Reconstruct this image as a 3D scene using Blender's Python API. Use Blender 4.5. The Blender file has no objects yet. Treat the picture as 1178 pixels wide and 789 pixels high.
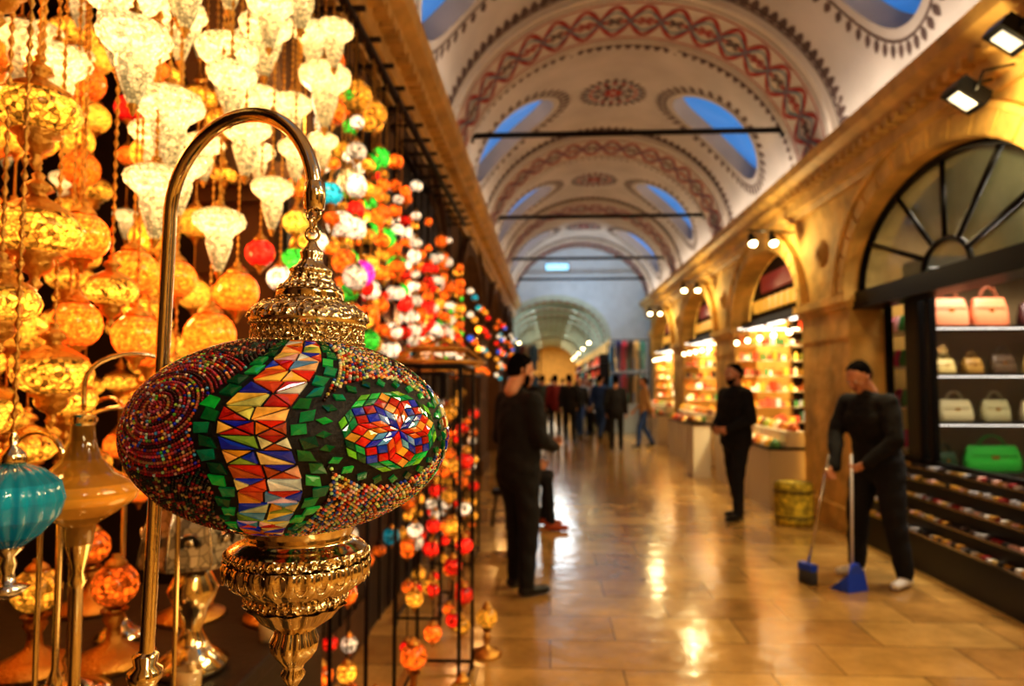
import bpy, math, random
import numpy as np
from mathutils import Vector, Matrix
random.seed(7)
pi=math.pi; sin=math.sin; cos=math.cos
scene=bpy.context.scene

def sr(r,g,b):
    f=lambda c:(c/255/12.92 if c/255<=.04045 else ((c/255+.055)/1.055)**2.4)
    return (f(r),f(g),f(b))

# ---------------------------------------------------------------- materials
def pm(name,col=(.5,.5,.5),rough=.5,metal=0,es=0,em=None,attr=False,noise=0,nscale=4,bump=0,bscale=30,btype='noise',coat=0,crackle=0,ckscale=60,alpha=1,sample=True,bdist=.01):
    m=bpy.data.materials.new(name); m.use_nodes=True
    nt=m.node_tree; N=nt.nodes; L=nt.links
    b=N['Principled BSDF']
    b.inputs['Roughness'].default_value=rough; b.inputs['Metallic'].default_value=metal
    b.inputs['Coat Weight'].default_value=coat; b.inputs['Coat Roughness'].default_value=.08
    b.inputs['Alpha'].default_value=alpha
    tc=N.new('ShaderNodeTexCoord')
    if attr:
        a=N.new('ShaderNodeAttribute'); a.attribute_name='Col'; src=a.outputs['Color']
    else:
        r=N.new('ShaderNodeRGB'); r.outputs[0].default_value=(*col,1); src=r.outputs[0]
    if noise:
        n=N.new('ShaderNodeTexNoise'); n.inputs['Scale'].default_value=nscale; n.inputs['Detail'].default_value=6
        L.new(tc.outputs['Object'],n.inputs['Vector'])
        mr=N.new('ShaderNodeMapRange'); mr.inputs[1].default_value=.3; mr.inputs[2].default_value=.7
        mr.inputs[3].default_value=1-noise; mr.inputs[4].default_value=1+noise*.6
        L.new(n.outputs['Fac'],mr.inputs[0])
        mx=N.new('ShaderNodeVectorMath'); mx.operation='SCALE'; L.new(src,mx.inputs[0]); L.new(mr.outputs[0],mx.inputs['Scale']); src=mx.outputs[0]
    if crackle:
        v=N.new('ShaderNodeTexVoronoi'); v.feature='F1'; v.inputs['Scale'].default_value=ckscale
        L.new(tc.outputs['Object'],v.inputs['Vector'])
        v2=N.new('ShaderNodeTexVoronoi'); v2.feature='DISTANCE_TO_EDGE'; v2.inputs['Scale'].default_value=ckscale
        L.new(tc.outputs['Object'],v2.inputs['Vector'])
        sp=N.new('ShaderNodeSeparateColor'); L.new(v.outputs['Color'],sp.inputs[0])
        mr=N.new('ShaderNodeMapRange'); mr.inputs[3].default_value=1-crackle; mr.inputs[4].default_value=1.2
        L.new(sp.outputs[0],mr.inputs[0])
        m2=N.new('ShaderNodeMapRange'); m2.inputs[2].default_value=.1; m2.inputs[3].default_value=1-crackle; m2.inputs[4].default_value=1
        L.new(v2.outputs['Distance'],m2.inputs[0])
        mu=N.new('ShaderNodeMath'); mu.operation='MULTIPLY'; L.new(mr.outputs[0],mu.inputs[0]); L.new(m2.outputs[0],mu.inputs[1])
        mx=N.new('ShaderNodeVectorMath'); mx.operation='SCALE'; L.new(src,mx.inputs[0]); L.new(mu.outputs[0],mx.inputs['Scale']); src=mx.outputs[0]
    L.new(src,b.inputs['Base Color'])
    if es:
        if em: b.inputs['Emission Color'].default_value=(*em,1)
        else: L.new(src,b.inputs['Emission Color'])
        b.inputs['Emission Strength'].default_value=es
    if bump:
        if btype=='voronoi':
            t=N.new('ShaderNodeTexVoronoi'); out='Distance'
        else:
            t=N.new('ShaderNodeTexNoise'); t.inputs['Detail'].default_value=5; out='Fac'
        t.inputs['Scale'].default_value=bscale; L.new(tc.outputs['Object'],t.inputs['Vector'])
        bp=N.new('ShaderNodeBump'); bp.inputs['Strength'].default_value=bump; bp.inputs['Distance'].default_value=bdist
        L.new(t.outputs[out],bp.inputs['Height']); L.new(bp.outputs[0],b.inputs['Normal'])
    if es and not sample:
        m.cycles.emission_sampling='NONE'
    return m

M={}
M['plaster']=pm('vault_plaster',sr(178,166,153),.85,noise=.16,nscale=1.5,bump=.15,bscale=12)
M['rib']=pm('rib_plaster',sr(188,174,158),.85,noise=.12,nscale=2)
M['redpaint']=pm('red_fresco_paint',sr(152,46,32),.8,noise=.25,nscale=8)
M['tealpaint']=pm('teal_fresco_paint',sr(80,116,128),.8)
M['darkpaint']=pm('umber_fresco_paint',sr(86,66,58),.8,noise=.3,nscale=8)
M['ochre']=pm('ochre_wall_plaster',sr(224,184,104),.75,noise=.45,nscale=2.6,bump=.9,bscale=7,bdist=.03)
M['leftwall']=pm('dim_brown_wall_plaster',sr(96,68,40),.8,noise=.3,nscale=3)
M['cornice']=pm('gilded_cornice',sr(205,168,100),.55,noise=.3,nscale=5,bump=.3,bscale=20)
M['darkwood']=pm('dark_wood',sr(34,22,14),.5,noise=.3,nscale=6,bump=.2)
M['black']=pm('black_metal',sr(14,14,16),.35,metal=.6)
M['blackmat']=pm('black_lacquer',sr(12,11,12),.4)
M['iron']=pm('iron_rod',sr(30,24,22),.5,metal=.7)
M['white']=pm('white_laminate',sr(225,215,195),.4)
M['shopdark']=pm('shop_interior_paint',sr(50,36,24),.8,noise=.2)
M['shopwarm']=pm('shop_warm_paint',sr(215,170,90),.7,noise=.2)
M['sky']=pm('dusk_sky_glass',sr(60,120,190),.3,es=.8,em=sr(52,112,178),noise=0)
M['gold']=pm('aged_brass',sr(205,155,78),.28,metal=1,bump=.5,bscale=120)
M['goldplain']=pm('polished_pale_brass',sr(232,214,172),.13,metal=1,bump=.12,bscale=60,bdist=.004)
M['emboss']=pm('embossed_pale_brass',sr(228,208,164),.2,metal=1,bump=.8,bscale=190,btype='voronoi',bdist=.004)
M['goods']=pm('assorted_goods',attr=True,rough=.45)
M['goodsglow']=pm('self_lit_goods',attr=True,rough=.45,es=.8,sample=False)  # goods emit their own colour, standing in for bright shop lighting
M['lampglass']=pm('lit_crackle_glass',attr=True,rough=.12,es=1.0,crackle=.65,ckscale=140,sample=False)
M['smoothglass']=pm('tinted_glass',attr=True,rough=.06,es=.3,coat=.5,sample=False,noise=.3,nscale=12)
M['mosaicglass']=pm('lit_mosaic_glass',attr=True,rough=.12,es=1.0,crackle=.85,ckscale=75,sample=False)
M['filigree']=pm('lit_filigree',attr=True,rough=.25,metal=.3,es=1.0,crackle=.95,ckscale=110,sample=False)
M['led']=pm('shelf_led_strip',(1,1,1),es=2.5,em=(1,.93,.82),sample=False)
M['flood']=pm('floodlight_glass',(.5,.5,.5),es=.5,em=(1,.95,.85),sample=False)
M['bulb']=pm('warm_bulb',(1,.9,.6),es=14,em=(1,.78,.4),sample=False)
M['glass']=pm('shop_window_glass',sr(190,205,200),.03,alpha=.08)
M['fanglass']=pm('fanlight_glass',sr(150,165,150),.1,alpha=.72,noise=.3,nscale=2)
M['silver']=pm('silver_trim',sr(210,205,195),.2,metal=1)

def floor_mat():
    m=bpy.data.materials.new('polished_marble_tiles'); m.use_nodes=True
    nt=m.node_tree;N=nt.nodes;L=nt.links;b=N['Principled BSDF']
    tc=N.new('ShaderNodeTexCoord')
    br=N.new('ShaderNodeTexBrick'); br.offset=.5
    br.inputs['Color1'].default_value=(*sr(206,166,98),1); br.inputs['Color2'].default_value=(*sr(166,124,66),1)
    br.inputs['Mortar'].default_value=(*sr(96,70,38),1)
    br.inputs['Scale'].default_value=1; br.inputs['Mortar Size'].default_value=.004; br.inputs['Mortar Smooth'].default_value=.4
    br.inputs['Brick Width'].default_value=.78; br.inputs['Row Height'].default_value=.42
    L.new(tc.outputs['Object'],br.inputs['Vector'])
    n=N.new('ShaderNodeTexNoise'); n.inputs['Scale'].default_value=2.5; n.inputs['Detail'].default_value=8; n.inputs['Roughness'].default_value=.7
    L.new(tc.outputs['Object'],n.inputs['Vector'])
    mr=N.new('ShaderNodeMapRange'); mr.inputs[1].default_value=.3; mr.inputs[2].default_value=.7; mr.inputs[3].default_value=.6; mr.inputs[4].default_value=1.2
    L.new(n.outputs['Fac'],mr.inputs[0])
    mx=N.new('ShaderNodeVectorMath'); mx.operation='SCALE'; L.new(br.outputs['Color'],mx.inputs[0]); L.new(mr.outputs[0],mx.inputs['Scale'])
    L.new(mx.outputs[0],b.inputs['Base Color'])
    m2=N.new('ShaderNodeMapRange'); m2.inputs[1].default_value=.3;m2.inputs[2].default_value=.7; m2.inputs[3].default_value=.12; m2.inputs[4].default_value=.26
    L.new(n.outputs['Fac'],m2.inputs[0]); L.new(m2.outputs[0],b.inputs['Roughness'])
    n2=N.new('ShaderNodeTexNoise'); n2.inputs['Scale'].default_value=6
    L.new(tc.outputs['Object'],n2.inputs['Vector'])
    bp=N.new('ShaderNodeBump'); bp.inputs['Strength'].default_value=.2; bp.inputs['Distance'].default_value=.02
    L.new(n2.outputs['Fac'],bp.inputs['Height']); L.new(bp.outputs[0],b.inputs['Normal'])
    b.inputs['Coat Weight'].default_value=.5; b.inputs['Coat Roughness'].default_value=.12
    L.new(bp.outputs[0],b.inputs['Coat Normal'])
    return m
M['floor']=floor_mat()

# ---------------------------------------------------------------- mesh builder
class MB:
    def __init__(s): s.v=[];s.f=[];s.m=[];s.c=[];s.sm=[];s.mats=[];s.n=0
    def mi(s,mat):
        if mat not in s.mats: s.mats.append(mat)
        return s.mats.index(mat)
    def add(s,vs,fs,mat,col=(1,1,1),smooth=True,M=None,cols=None):
        if M is not None: vs=[M@Vector(p) for p in vs]
        k=s.mi(mat); o=s.n
        s.v.extend([tuple(p) for p in vs]); s.n+=len(vs)
        for i,f in enumerate(fs):
            s.f.append(tuple(a+o for a in f)); s.m.append(k); s.sm.append(smooth)
            s.c.append(cols[i] if cols is not None else col)
    def box(s,x0,x1,y0,y1,z0,z1,mat,col=(1,1,1),M=None):
        vs=[(x,y,z) for x in(x0,x1) for y in(y0,y1) for z in(z0,z1)]
        fs=[(0,1,3,2),(4,6,7,5),(0,4,5,1),(2,3,7,6),(0,2,6,4),(1,5,7,3)]
        s.add(vs,fs,mat,col,False,M)
    def lathe(s,prof,n,mat,col=(1,1,1),c=(0,0,0),sc=1,lobes=0,amp=0,M=None,cols=None,smooth=True):
        vs=[];fs=[];cc=[]
        for r,z in prof:
            for j in range(n):
                a=2*pi*j/n; rr=r*sc*(1+amp*abs(cos(lobes*a/2)) if lobes else 1)
                vs.append((c[0]+rr*cos(a),c[1]+rr*sin(a),c[2]+z*sc))
        for i in range(len(prof)-1):
            for j in range(n):
                j2=(j+1)%n
                fs.append((i*n+j,(i+1)*n+j,(i+1)*n+j2,i*n+j2) if prof[i+1][1]<prof[i][1] else (i*n+j,i*n+j2,(i+1)*n+j2,(i+1)*n+j))
                cc.append(cols[i] if cols else col)
        s.add(vs,fs,mat,col,smooth,M,cc)
    def tube(s,pts,r,mat,n=8,col=(1,1,1),closed=False,caps=True,M=None):
        P=[Vector(p) for p in pts]; k=len(P); vs=[];fs=[]
        rs=r if isinstance(r,(list,tuple)) else [r]*k
        up=None
        for i in range(k):
            if closed: t=(P[(i+1)%k]-P[i-1])
            else: t=(P[min(i+1,k-1)]-P[max(i-1,0)])
            t.normalize()
            if up is None:
                up=Vector((0,0,1)) if abs(t.z)<.9 else Vector((1,0,0))
            u=(up-t*up.dot(t)).normalized(); up=u; w=t.cross(u)
            for j in range(n):
                a=2*pi*j/n; vs.append(P[i]+(u*cos(a)+w*sin(a))*rs[i])
        for i in range(k if closed else k-1):
            for j in range(n):
                a,b=i*n+j,i*n+(j+1)%n; i2=(i+1)%k
                fs.append((a,b,i2*n+(j+1)%n,i2*n+j))
        if caps and not closed:
            fs.append(tuple(range(n))[::-1]); fs.append(tuple(range((k-1)*n,k*n)))
        s.add(vs,fs,mat,col,True,M)
    def sphere(s,c,r,mat,col=(1,1,1),n=12,k=8,sz=1,cols=None,M=None):
        prof=[(r*max(cos(a),.001),r*sz*sin(a)) for a in [pi/2-pi*i/k for i in range(k+1)]]
        s.lathe(prof,n,mat,col,c,M=M,cols=cols)
    def obj(s,name,loc=(0,0,0),parent=None,bevel=0):
        me=bpy.data.meshes.new(name); me.from_pydata(s.v,[],s.f)
        for m in s.mats: me.materials.append(m)
        me.polygons.foreach_set('material_index',s.m); me.polygons.foreach_set('use_smooth',s.sm)
        a=me.attributes.new('Col','FLOAT_COLOR','FACE')
        a.data.foreach_set('color',[q for c in s.c for q in (c[0],c[1],c[2],1)])
        me.update()
        o=bpy.data.objects.new(name,me); o.location=loc; scene.collection.objects.link(o)
        if parent: o.parent=parent
        if bevel:
            b=o.modifiers.new('b','BEVEL'); b.width=bevel; b.segments=2; b.limit_method='ANGLE'
        return o
def empty(name,loc=(0,0,0)):
    o=bpy.data.objects.new(name,None); o.location=loc; scene.collection.objects.link(o); return o

# ---------------------------------------------------------------- camera
cam=bpy.data.cameras.new('camera'); co=bpy.data.objects.new('camera',cam); scene.collection.objects.link(co)
co.location=(0,0,1.54); co.rotation_euler=(math.radians(93.3),0,math.radians(3.13))
cam.lens=24; cam.sensor_width=36; cam.clip_start=.02
cam.dof.use_dof=True; cam.dof.focus_distance=.585; cam.dof.aperture_fstop=5.6
scene.camera=co
scene.view_settings.view_transform='Standard'
try: scene.view_settings.look='Medium High Contrast'
except Exception as e: print('LOOK',e)

# ---------------------------------------------------------------- shell
CX,HA,HB,SP=.95,2.1,1.85,3.95
def vp(t,y,off=0): return (CX+(HA-off)*cos(t),y,SP+(HB-off)*sin(t))
PIT=4.3
bays=[5.6+PIT*k for k in range(-2,4)]
ribs=[3.45+PIT*k for k in range(-1,5)]
YE=20.65
mb=MB(); pane_id=0
HT,HDT,HDY=.72,.42,.60
for yc in bays:
    for side in (0,1):
        T=(lambda t:t) if side==0 else (lambda t:pi-t)
        y0,y1=yc-PIT/2,yc+PIT/2
        angs=[2*pi*i/64 for i in range(64)]
        for (a,b) in ((0,y0),(pi/2,y0),(0,y1),(pi/2,y1)):
            angs.append(math.atan2((b-yc)/1.0,(a-HT)/.48)%(2*pi))
        angs=sorted(set(angs)); K=9; vs=[];fs=[]; n=len(angs)
        for a in angs:
            ht,hy=HT+HDT*cos(a),yc+HDY*sin(a)
            dx,dy=.48*cos(a),1.0*sin(a); s_=[]
            if dx>1e-9: s_.append((pi/2-HT)/dx)
            if dx<-1e-9: s_.append((0-HT)/dx)
            if dy>1e-9: s_.append((y1-yc)/dy)
            if dy<-1e-9: s_.append((y0-yc)/dy)
            q=min(s_); ot,oy=HT+dx*q,yc+dy*q
            for i in range(K):
                w=i/(K-1); vs.append(vp(T(ht+(ot-ht)*w),hy+(oy-hy)*w))
        for i in range(n):
            for k in range(K-1):
                a,b=i*K+k,((i+1)%n)*K+k
                fs.append((a,b,b+1,a+1))
        mb.add(vs,fs,M['plaster'])
        vs=[];fs=[]
        for a in angs:
            vs.append(vp(T(HT+HDT*cos(a)),yc+HDY*sin(a))); vs.append(vp(T(HT+HDT*.93*cos(a)),yc+HDY*.92*sin(a),-.2))
        for i in range(n):
            j=(i+1)%n; fs.append((2*i,2*j,2*j+1,2*i+1))
        mb.add(vs,fs,M['plaster'])
        pane_id+=1
        pb=MB(); vs=[vp(T(HT),yc,-.2)]+[vp(T(HT+HDT*.95*cos(a)),yc+HDY*.95*sin(a),-.2) for a in angs]
        pb.add(vs,[(0,1+i,1+(i+1)%n) for i in range(n)],M['sky'],smooth=False)
        pb.obj('window_%d'%pane_id)
def strip(mb,pts,w,off,mat):
    vs=[];fs=[]
    for i,(t,y) in enumerate(pts):
        a=pts[max(i-1,0)];b=pts[min(i+1,len(pts)-1)]
        dt,dy=(b[0]-a[0])*2,b[1]-a[1]; l=math.hypot(dt,dy) or 1
        nx,ny=-dy/l*w/2,dt/l*w/2
        vs.append(vp(t+nx/2,y+ny,off)); vs.append(vp(t-nx/2,y-ny,off))
    for i in range(len(pts)-1): fs.append((2*i,2*i+1,2*i+3,2*i+2))
    mb.add(vs,fs,mat,smooth=False)
def leaf(mb,t,y,ang,L,W,off,mat):
    vs=[vp(t,y,off)];pr=[(0,0),(.25,.8),(.5,1),(.75,.7),(1,0),(.75,-.7),(.5,-1),(.25,-.8)]
    for a,b in pr:
        u,v=a*L,b*W/2
        vs.append(vp(t+(u*cos(ang)-v*sin(ang))/2,y+u*sin(ang)+v*cos(ang),off))
    mb.add(vs,[(0,i,i%8+1) for i in range(1,9)],mat,smooth=False)
NT=64
RO=.07
for yr in ribs:
    ya,yb,off=yr-.56,yr+.56,RO
    vs=[];fs=[]
    for i in range(NT+1):
        t=pi*i/NT
        vs+= [vp(t,ya,-.02),vp(t,ya,off),vp(t,yb,off),vp(t,yb,-.02)]
    for i in range(NT):
        for k in range(3): fs.append((4*i+k,4*i+k+1,4*i+4+k+1,4*i+4+k))
    mb.add(vs,fs,M['rib'],smooth=False)
ceil_o=mb.obj('ceiling')
fr=MB()
for yr in ribs[1:]:
    o2=RO+.004
    for e in (-.38,.38,-.46,.46):
        strip(fr,[(pi*i/NT,yr+e) for i in range(NT+1)],.025 if abs(e)<.4 else .014,o2,M['redpaint'] if abs(e)<.4 else M['darkpaint'])
    nw=9
    for ph in (0,pi):
        strip(fr,[(pi*i/260,yr+.31*sin(pi*i/260*nw*2+ph)) for i in range(261)],.06,o2+.002,M['redpaint'])
        strip(fr,[(pi*i/260,yr+.20*sin(pi*i/260*nw*2+ph)) for i in range(261)],.03,o2+.003,M['tealpaint'])
    for i in range(nw*2):
        t=pi*(i+.5)/(nw*2)
        for a in (0,pi/2,pi,3*pi/2): leaf(fr,t,yr,a+.78,.12,.05,o2+.004,M['darkpaint'] if i%2 else M['redpaint'])
        for a in (0,pi): leaf(fr,pi*i/(nw*2),yr,a,.13,.06,o2+.004,M['redpaint'])
    for sgn in (-1,1):
        strip(fr,[(pi*i/NT,yr+sgn*.61) for i in range(NT+1)],.03,.004,M['darkpaint'])
        for i in range(54):
            t=pi*(i+.5)/54
            leaf(fr,t,yr+sgn*.63,sgn*pi/2,.2,.09,.004,M['darkpaint'])
            leaf(fr,t,yr+sgn*.63,sgn*(pi/2-.75),.12,.045,.005,M['darkpaint'])
            leaf(fr,t,yr+sgn*.63,sgn*(pi/2+.75),.12,.045,.005,M['darkpaint'])
for yc in bays[2:]:
    for side in (0,1):
        T=(lambda t:t) if side==0 else (lambda t:pi-t)
        strip(fr,[(T(HT+HDT*1.14*cos(2*pi*i/48)),yc+HDY*1.18*sin(2*pi*i/48)) for i in range(49)],.03,.004,M['darkpaint'])
        for i in range(44):
            a=2*pi*i/44
            t,y=HT+HDT*1.15*cos(a),yc+HDY*1.20*sin(a)
            ang=math.atan2(sin(a),cos(a)*(1 if side==0 else -1))
            leaf(fr,T(t),y,ang,.15,.08,.004,M['darkpaint'])
    for cnt,r,L,W,mt in ((8,.03,.13,.07,'redpaint'),(8,.17,.13,.1,'darkpaint'),(16,.27,.11,.07,'redpaint'),(24,.37,.12,.07,'darkpaint'),(12,.12,.06,.05,'darkpaint')):
        for i in range(cnt):
            a=2*pi*(i+(.5 if r>.1 and cnt==8 else 0))/cnt
            leaf(fr,pi/2+r*cos(a)/2,yc+r*sin(a),a,L,W,.006,M[mt])
    for r in (.16,.26,.38):
        strip(fr,[(pi/2+r*cos(2*pi*i/40)/2,yc+r*sin(2*pi*i/40)) for i in range(41)],.02,.005,M['tealpaint'])
fr.obj('ceiling_fresco').parent=ceil_o

f=MB(); f.box(-4,6,-6,60,-.1,0,M['floor']); f.obj('floor')

def arch_wall(side):
    X=(lambda x:x) if side==0 else (lambda x:1.9-x)
    mb=MB(); xi,xo=3.05,3.4; hw,sp,ri,top=1.5,2.45,.93,3.6
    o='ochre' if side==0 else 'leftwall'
    for yc in bays:
        n=28; vs=[];fs=[]
        for j in range(n+1):
            a=pi*j/n; y=yc+hw*cos(a); z=sp+ri*sin(a)
            vs+=[(X(xi),y,z),(X(xi),y,top),(X(xo),y,z),(X(xo),y,top)]
        for j in range(n):
            b=4*j; fs+=[(b,b+1,b+5,b+4),(b+2,b+6,b+7,b+3),(b,b+4,b+6,b+2)]
        mb.add(vs,fs,M[o],smooth=False)
        for (w0,w1,pr) in ((0,.2,.05),(.2,.25,.09)):
            vs=[];fs=[]
            for j in range(n+1):
                a=pi*j/n
                for ww,xx in ((w0,xi+.01),(w0,xi-pr),(w1,xi-pr),(w1,xi+.01)):
                    vs.append((X(xx),yc+(hw+ww*.9)*cos(a),sp+(ri+ww)*sin(a)))
            for j in range(n):
                for k in range(3):
                    b=4*j; fs.append((b+k,b+k+1,b+4+k+1,b+4+k))
            mb.add(vs,fs,M[o],smooth=False)
        if side==0:
            for j in range(17):
                a0,a1=pi*(j+.08)/17,pi*(j+.92)/17; vs=[]
                for a in (a0,a1):
                    for ww in (.015,.185):
                        for xx in (xi-.045,xi-.066): vs.append((xx,yc+(hw+ww*.9)*cos(a),sp+(ri+ww)*sin(a)))
                mb.add(vs,[(1,3,7,5),(0,1,5,4),(2,6,7,3),(0,2,3,1),(4,5,7,6)],M[o],smooth=False)
        for e in (-1,1):
            ya,yb=sorted((yc+e*hw,yc+e*PIT/2))
            x0,x1=sorted((X(xi),X(xo)))
            mb.box(x0,x1,ya,yb,0,top,M[o])
            for (za,zb,p) in ((2.3,2.36,.04),(2.36,2.45,.08),(0,.25,.05),(2.0,2.03,.02)):
                x0,x1=sorted((X(xi-p),X(xo)))
                mb.box(x0,x1,ya-(p if e>0 else 0),yb+(p if e<0 else 0),za,zb,M[o])
            if side==0 and e>0:
                for (r,dz,pp) in ((.16,2.98,.03),(.1,2.98,.05),(.05,2.98,.07)):
                    mb.lathe([(r,0),(r*.9,pp),(.001,pp)],16,M[o],M=Matrix.Translation((xi+.001,yc+PIT/2,dz))@Matrix.Rotation(-pi/2,4,'Y'))
    return mb.obj('wall_right' if side==0 else 'wall_left')
arch_wall(0); arch_wall(1)
def prism(mb,prof,y0,y1,mat):
    n=len(prof); vs=[(x,y0,z) for x,z in prof]+[(x,y1,z) for x,z in prof]
    fs=[(i,(i+1)%n,n+(i+1)%n,n+i) for i in range(n)]+[tuple(range(n)),tuple(range(n,2*n))[::-1]]
    mb.add(vs,fs,mat,smooth=False)
cp=[(3.4,3.5),(3.0,3.5),(2.98,3.56),(2.93,3.58),(2.93,3.76),(2.9,3.78),(2.86,3.84),(2.78,3.88),(2.76,3.98),(2.8,4.0),(3.4,4.0)]
for i in (0,1):
    mb=MB(); prism(mb,cp if i==0 else [(1.9-x,z) for x,z in cp],-5.15,YE+.45,M['cornice'])
    for k in range(0,170):
        y=-5+k*.15; x0,x1=(2.84,2.94) if i==0 else (1.9-2.94,1.9-2.84)
        mb.box(x0,x1,y,y+.075,3.7,3.77,M['cornice'])
    mb.obj('trim_%d'%(i+1))
mb=MB()
for i,yc in enumerate(bays):
    ya,yb=yc-PIT/2,yc+PIT/2
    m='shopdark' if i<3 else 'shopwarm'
    mb.box(5.0,5.1,ya,yb,0,3.5,M[m]); mb.box(3.4,5.1,ya-.04,ya+.04,0,3.5,M[m]); mb.box(3.4,5.1,ya,yb,3.4,3.5,M['shopdark'])
mb.box(3.4,5.1,YE-.04,YE+.04,0,3.5,M['shopwarm'])
mb.obj('wall_shops_right')
mb=MB()
for i,yc in enumerate(bays):
    ya,yb=yc-PIT/2,yc+PIT/2
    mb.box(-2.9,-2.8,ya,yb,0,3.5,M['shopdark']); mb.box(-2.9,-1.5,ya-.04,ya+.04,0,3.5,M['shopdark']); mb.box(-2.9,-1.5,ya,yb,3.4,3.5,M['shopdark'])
mb.obj('wall_shops_left')
mb=MB(); mb.box(-3,5.2,-5.3,-5.15,0,6,M['ochre']); mb.obj('wall_back')
mb=MB()
M['bluewall']=pm('pale_tympanum_plaster',sr(190,204,214),.8,noise=.08)
M['greenvault']=pm('far_vault_plaster',sr(176,188,172),.8,noise=.1)
cx2,hw2,sp2,ri2=.15,1.75,2.9,1.35
n=40; vs=[];fs=[]
for j in range(n+1):
    a=pi*j/n
    vs+=[(cx2+hw2*cos(a),YE+.5,sp2+ri2*sin(a)),vp(a,YE+.5,-.1)]
for j in range(n): fs.append((2*j,2*j+1,2*j+3,2*j+2))
mb.add(vs,fs,M['bluewall'],smooth=False)
mb.box(cx2+hw2,3.4,YE+.53,YE+.63,0,4.1,M['bluewall']); mb.box(-1.6,cx2-hw2,YE+.53,YE+.63,0,4.1,M['bluewall'])
mb.obj('wall_far')
mb=MB()
for k in range(13):
    L_=2.25; y0=YE+.5+k*L_
    vs=[];fs=[]
    for j in range(n+1):
        a=pi*j/n; x,z=cos(a),sin(a)
        vs+=[(cx2+hw2*x,y0,sp2+ri2*z),(cx2+(hw2-.16)*x,y0,sp2+(ri2-.16)*z),(cx2+(hw2-.16)*x,y0+.5,sp2+(ri2-.16)*z),(cx2+hw2*x,y0+.5,sp2+ri2*z),(cx2+hw2*x,y0+L_,sp2+ri2*z)]
    for j in range(n):
        for q in range(4):
            fs.append((5*j+q,5*j+q+1,5*j+6+q,5*j+5+q))
    mb.add(vs,fs,M['greenvault'],smooth=False)
    vs=[];fs=[]
    for j in range(n+1):
        a=pi*j/n; x,z=cos(a),sin(a)
        for yy in (y0+.1,y0+.4): vs.append((cx2+(hw2-.17)*x,yy,sp2+(ri2-.17)*z))
    for j in range(0,n,2): fs.append((2*j,2*j+1,2*j+3,2*j+2))
    mb.add(vs,fs,M['redpaint'],smooth=False)
mb.obj('ceiling_far')
mb=MB()
mb.box(cx2+hw2,cx2+hw2+.1,YE+.65,50,0,2.95,M['shopwarm']); mb.box(cx2-hw2-.1,cx2-hw2,YE+.65,50,0,2.95,M['shopwarm']); mb.box(-2,2.5,50,50.1,0,4.5,M['shopwarm'])
mb.obj('wall_far_passage')

for yr in (8.35,12.6,16.9,20.3):
    mb=MB(); zr=4.62
    h=math.sqrt(max(0,1-((zr-SP)/HB)**2))*HA-.03
    mb.tube([(CX-h,yr,zr),(CX+h,yr,zr)],.035,M['iron'],8)
    for e in (-1,1): mb.lathe([(.001,-.01),(.09,-.01),(.09,.02),(.001,.02)],12,M['iron'],M=Matrix.Translation((CX+e*(h-.02),yr,zr))@Matrix.Rotation(pi/2,4,'Y'))
    mb.obj('iron_tie_rod')

# ---------------------------------------------------------------- lights
def light(kind,loc,e,col,size=.1,rot=None,sy=None,name='lamp_light',spot=None):
    l=bpy.data.lights.new(name,kind); l.energy=e; l.color=col
    if kind=='AREA':
        l.size=size
        if sy: l.shape='RECTANGLE'; l.size_y=sy
    else: l.shadow_soft_size=size
    if spot: l.spot_size=math.radians(spot); l.spot_blend=.6
    o=bpy.data.objects.new(name,l); o.location=loc
    if rot: o.rotation_euler=rot
    scene.collection.objects.link(o); return o
WARM=(1,.76,.38); AMB=(1,.55,.17)
for i,yc in enumerate(bays):
    light('AREA',(3.85,yc,3.3),(95 if i==2 else 220),((1,.88,.7) if i==2 else WARM),.5,(0,0,0),2.4,'shop_ceiling_light')
    light('AREA',(2.8,yc,4.06),14,(1,.87,.73),.08,(0,math.radians(180+20),0),3.4,'cornice_uplight')
    light('AREA',(-.9,yc,4.06),14,(1,.87,.73),.08,(0,math.radians(180-20),0),3.4,'cornice_uplight')
    light('SPOT',(2.6,yc,3.45),(160 if i>1 else 50),(1,.78,.42),.06,(0,math.radians(22),0),None,'cornice_downlight',90)
for yr in ribs[0:]:
    light('POINT',(2.6,yr+.75,3.2),30,(1,.74,.34),.05,name='wall_spot_light')
light('AREA',(cx2,25,4.0),150,(.82,.93,1),1.5,(0,0,0),6,'passage_light')
light('AREA',(cx2,34,4.0),220,(.9,.97,.9),1.5,(0,0,0),8,'passage_light')
light('AREA',(cx2,44,4.0),320,(1,.9,.7),1.5,(0,0,0),8,'passage_light')
for k in range(4): light('POINT',(cx2,23.5+k*6,2.6),14,(1,.92,.8),.1,name='passage_bulb_light')
light('AREA',(.9,18.6,3.9),45,(.65,.82,1),1.6,(math.radians(115),0,0),.3,'tympanum_light')
for p,e,c in (((-1.35,1.1,2.3),7,AMB),((-1.3,1.9,1.9),7,AMB),((-1.0,2.6,2.6),6,(1,.7,.35)),((-1.0,3.6,2.4),6,(1,.65,.3)),((-1.0,5.2,2.0),8,(1,.5,.2)),((-1.0,9.5,2.2),20,AMB),((-1.0,14,2.2),20,AMB),((-1.3,-1,2.2),26,AMB),((-.85,2.9,.7),3,(1,.35,.12)),((-.55,1.2,1.15),.8,AMB),((-.85,4.2,1.1),3,(1,.4,.15)),((-.85,6.2,1.1),4,(1,.5,.2))):
    light('POINT',p,e,c,.08,name='lamp_glow_light')
light('POINT',(.9,-.7,2.7),20,(1,.88,.7),.12,name='front_fill_light')  # added fill without a fixture, brightens the brass lamp from the camera side
light('POINT',(1.8,.9,3.3),12,(1,.85,.62),.12,name='front_fill_light')  # second added fill, no fixture modelled
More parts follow.
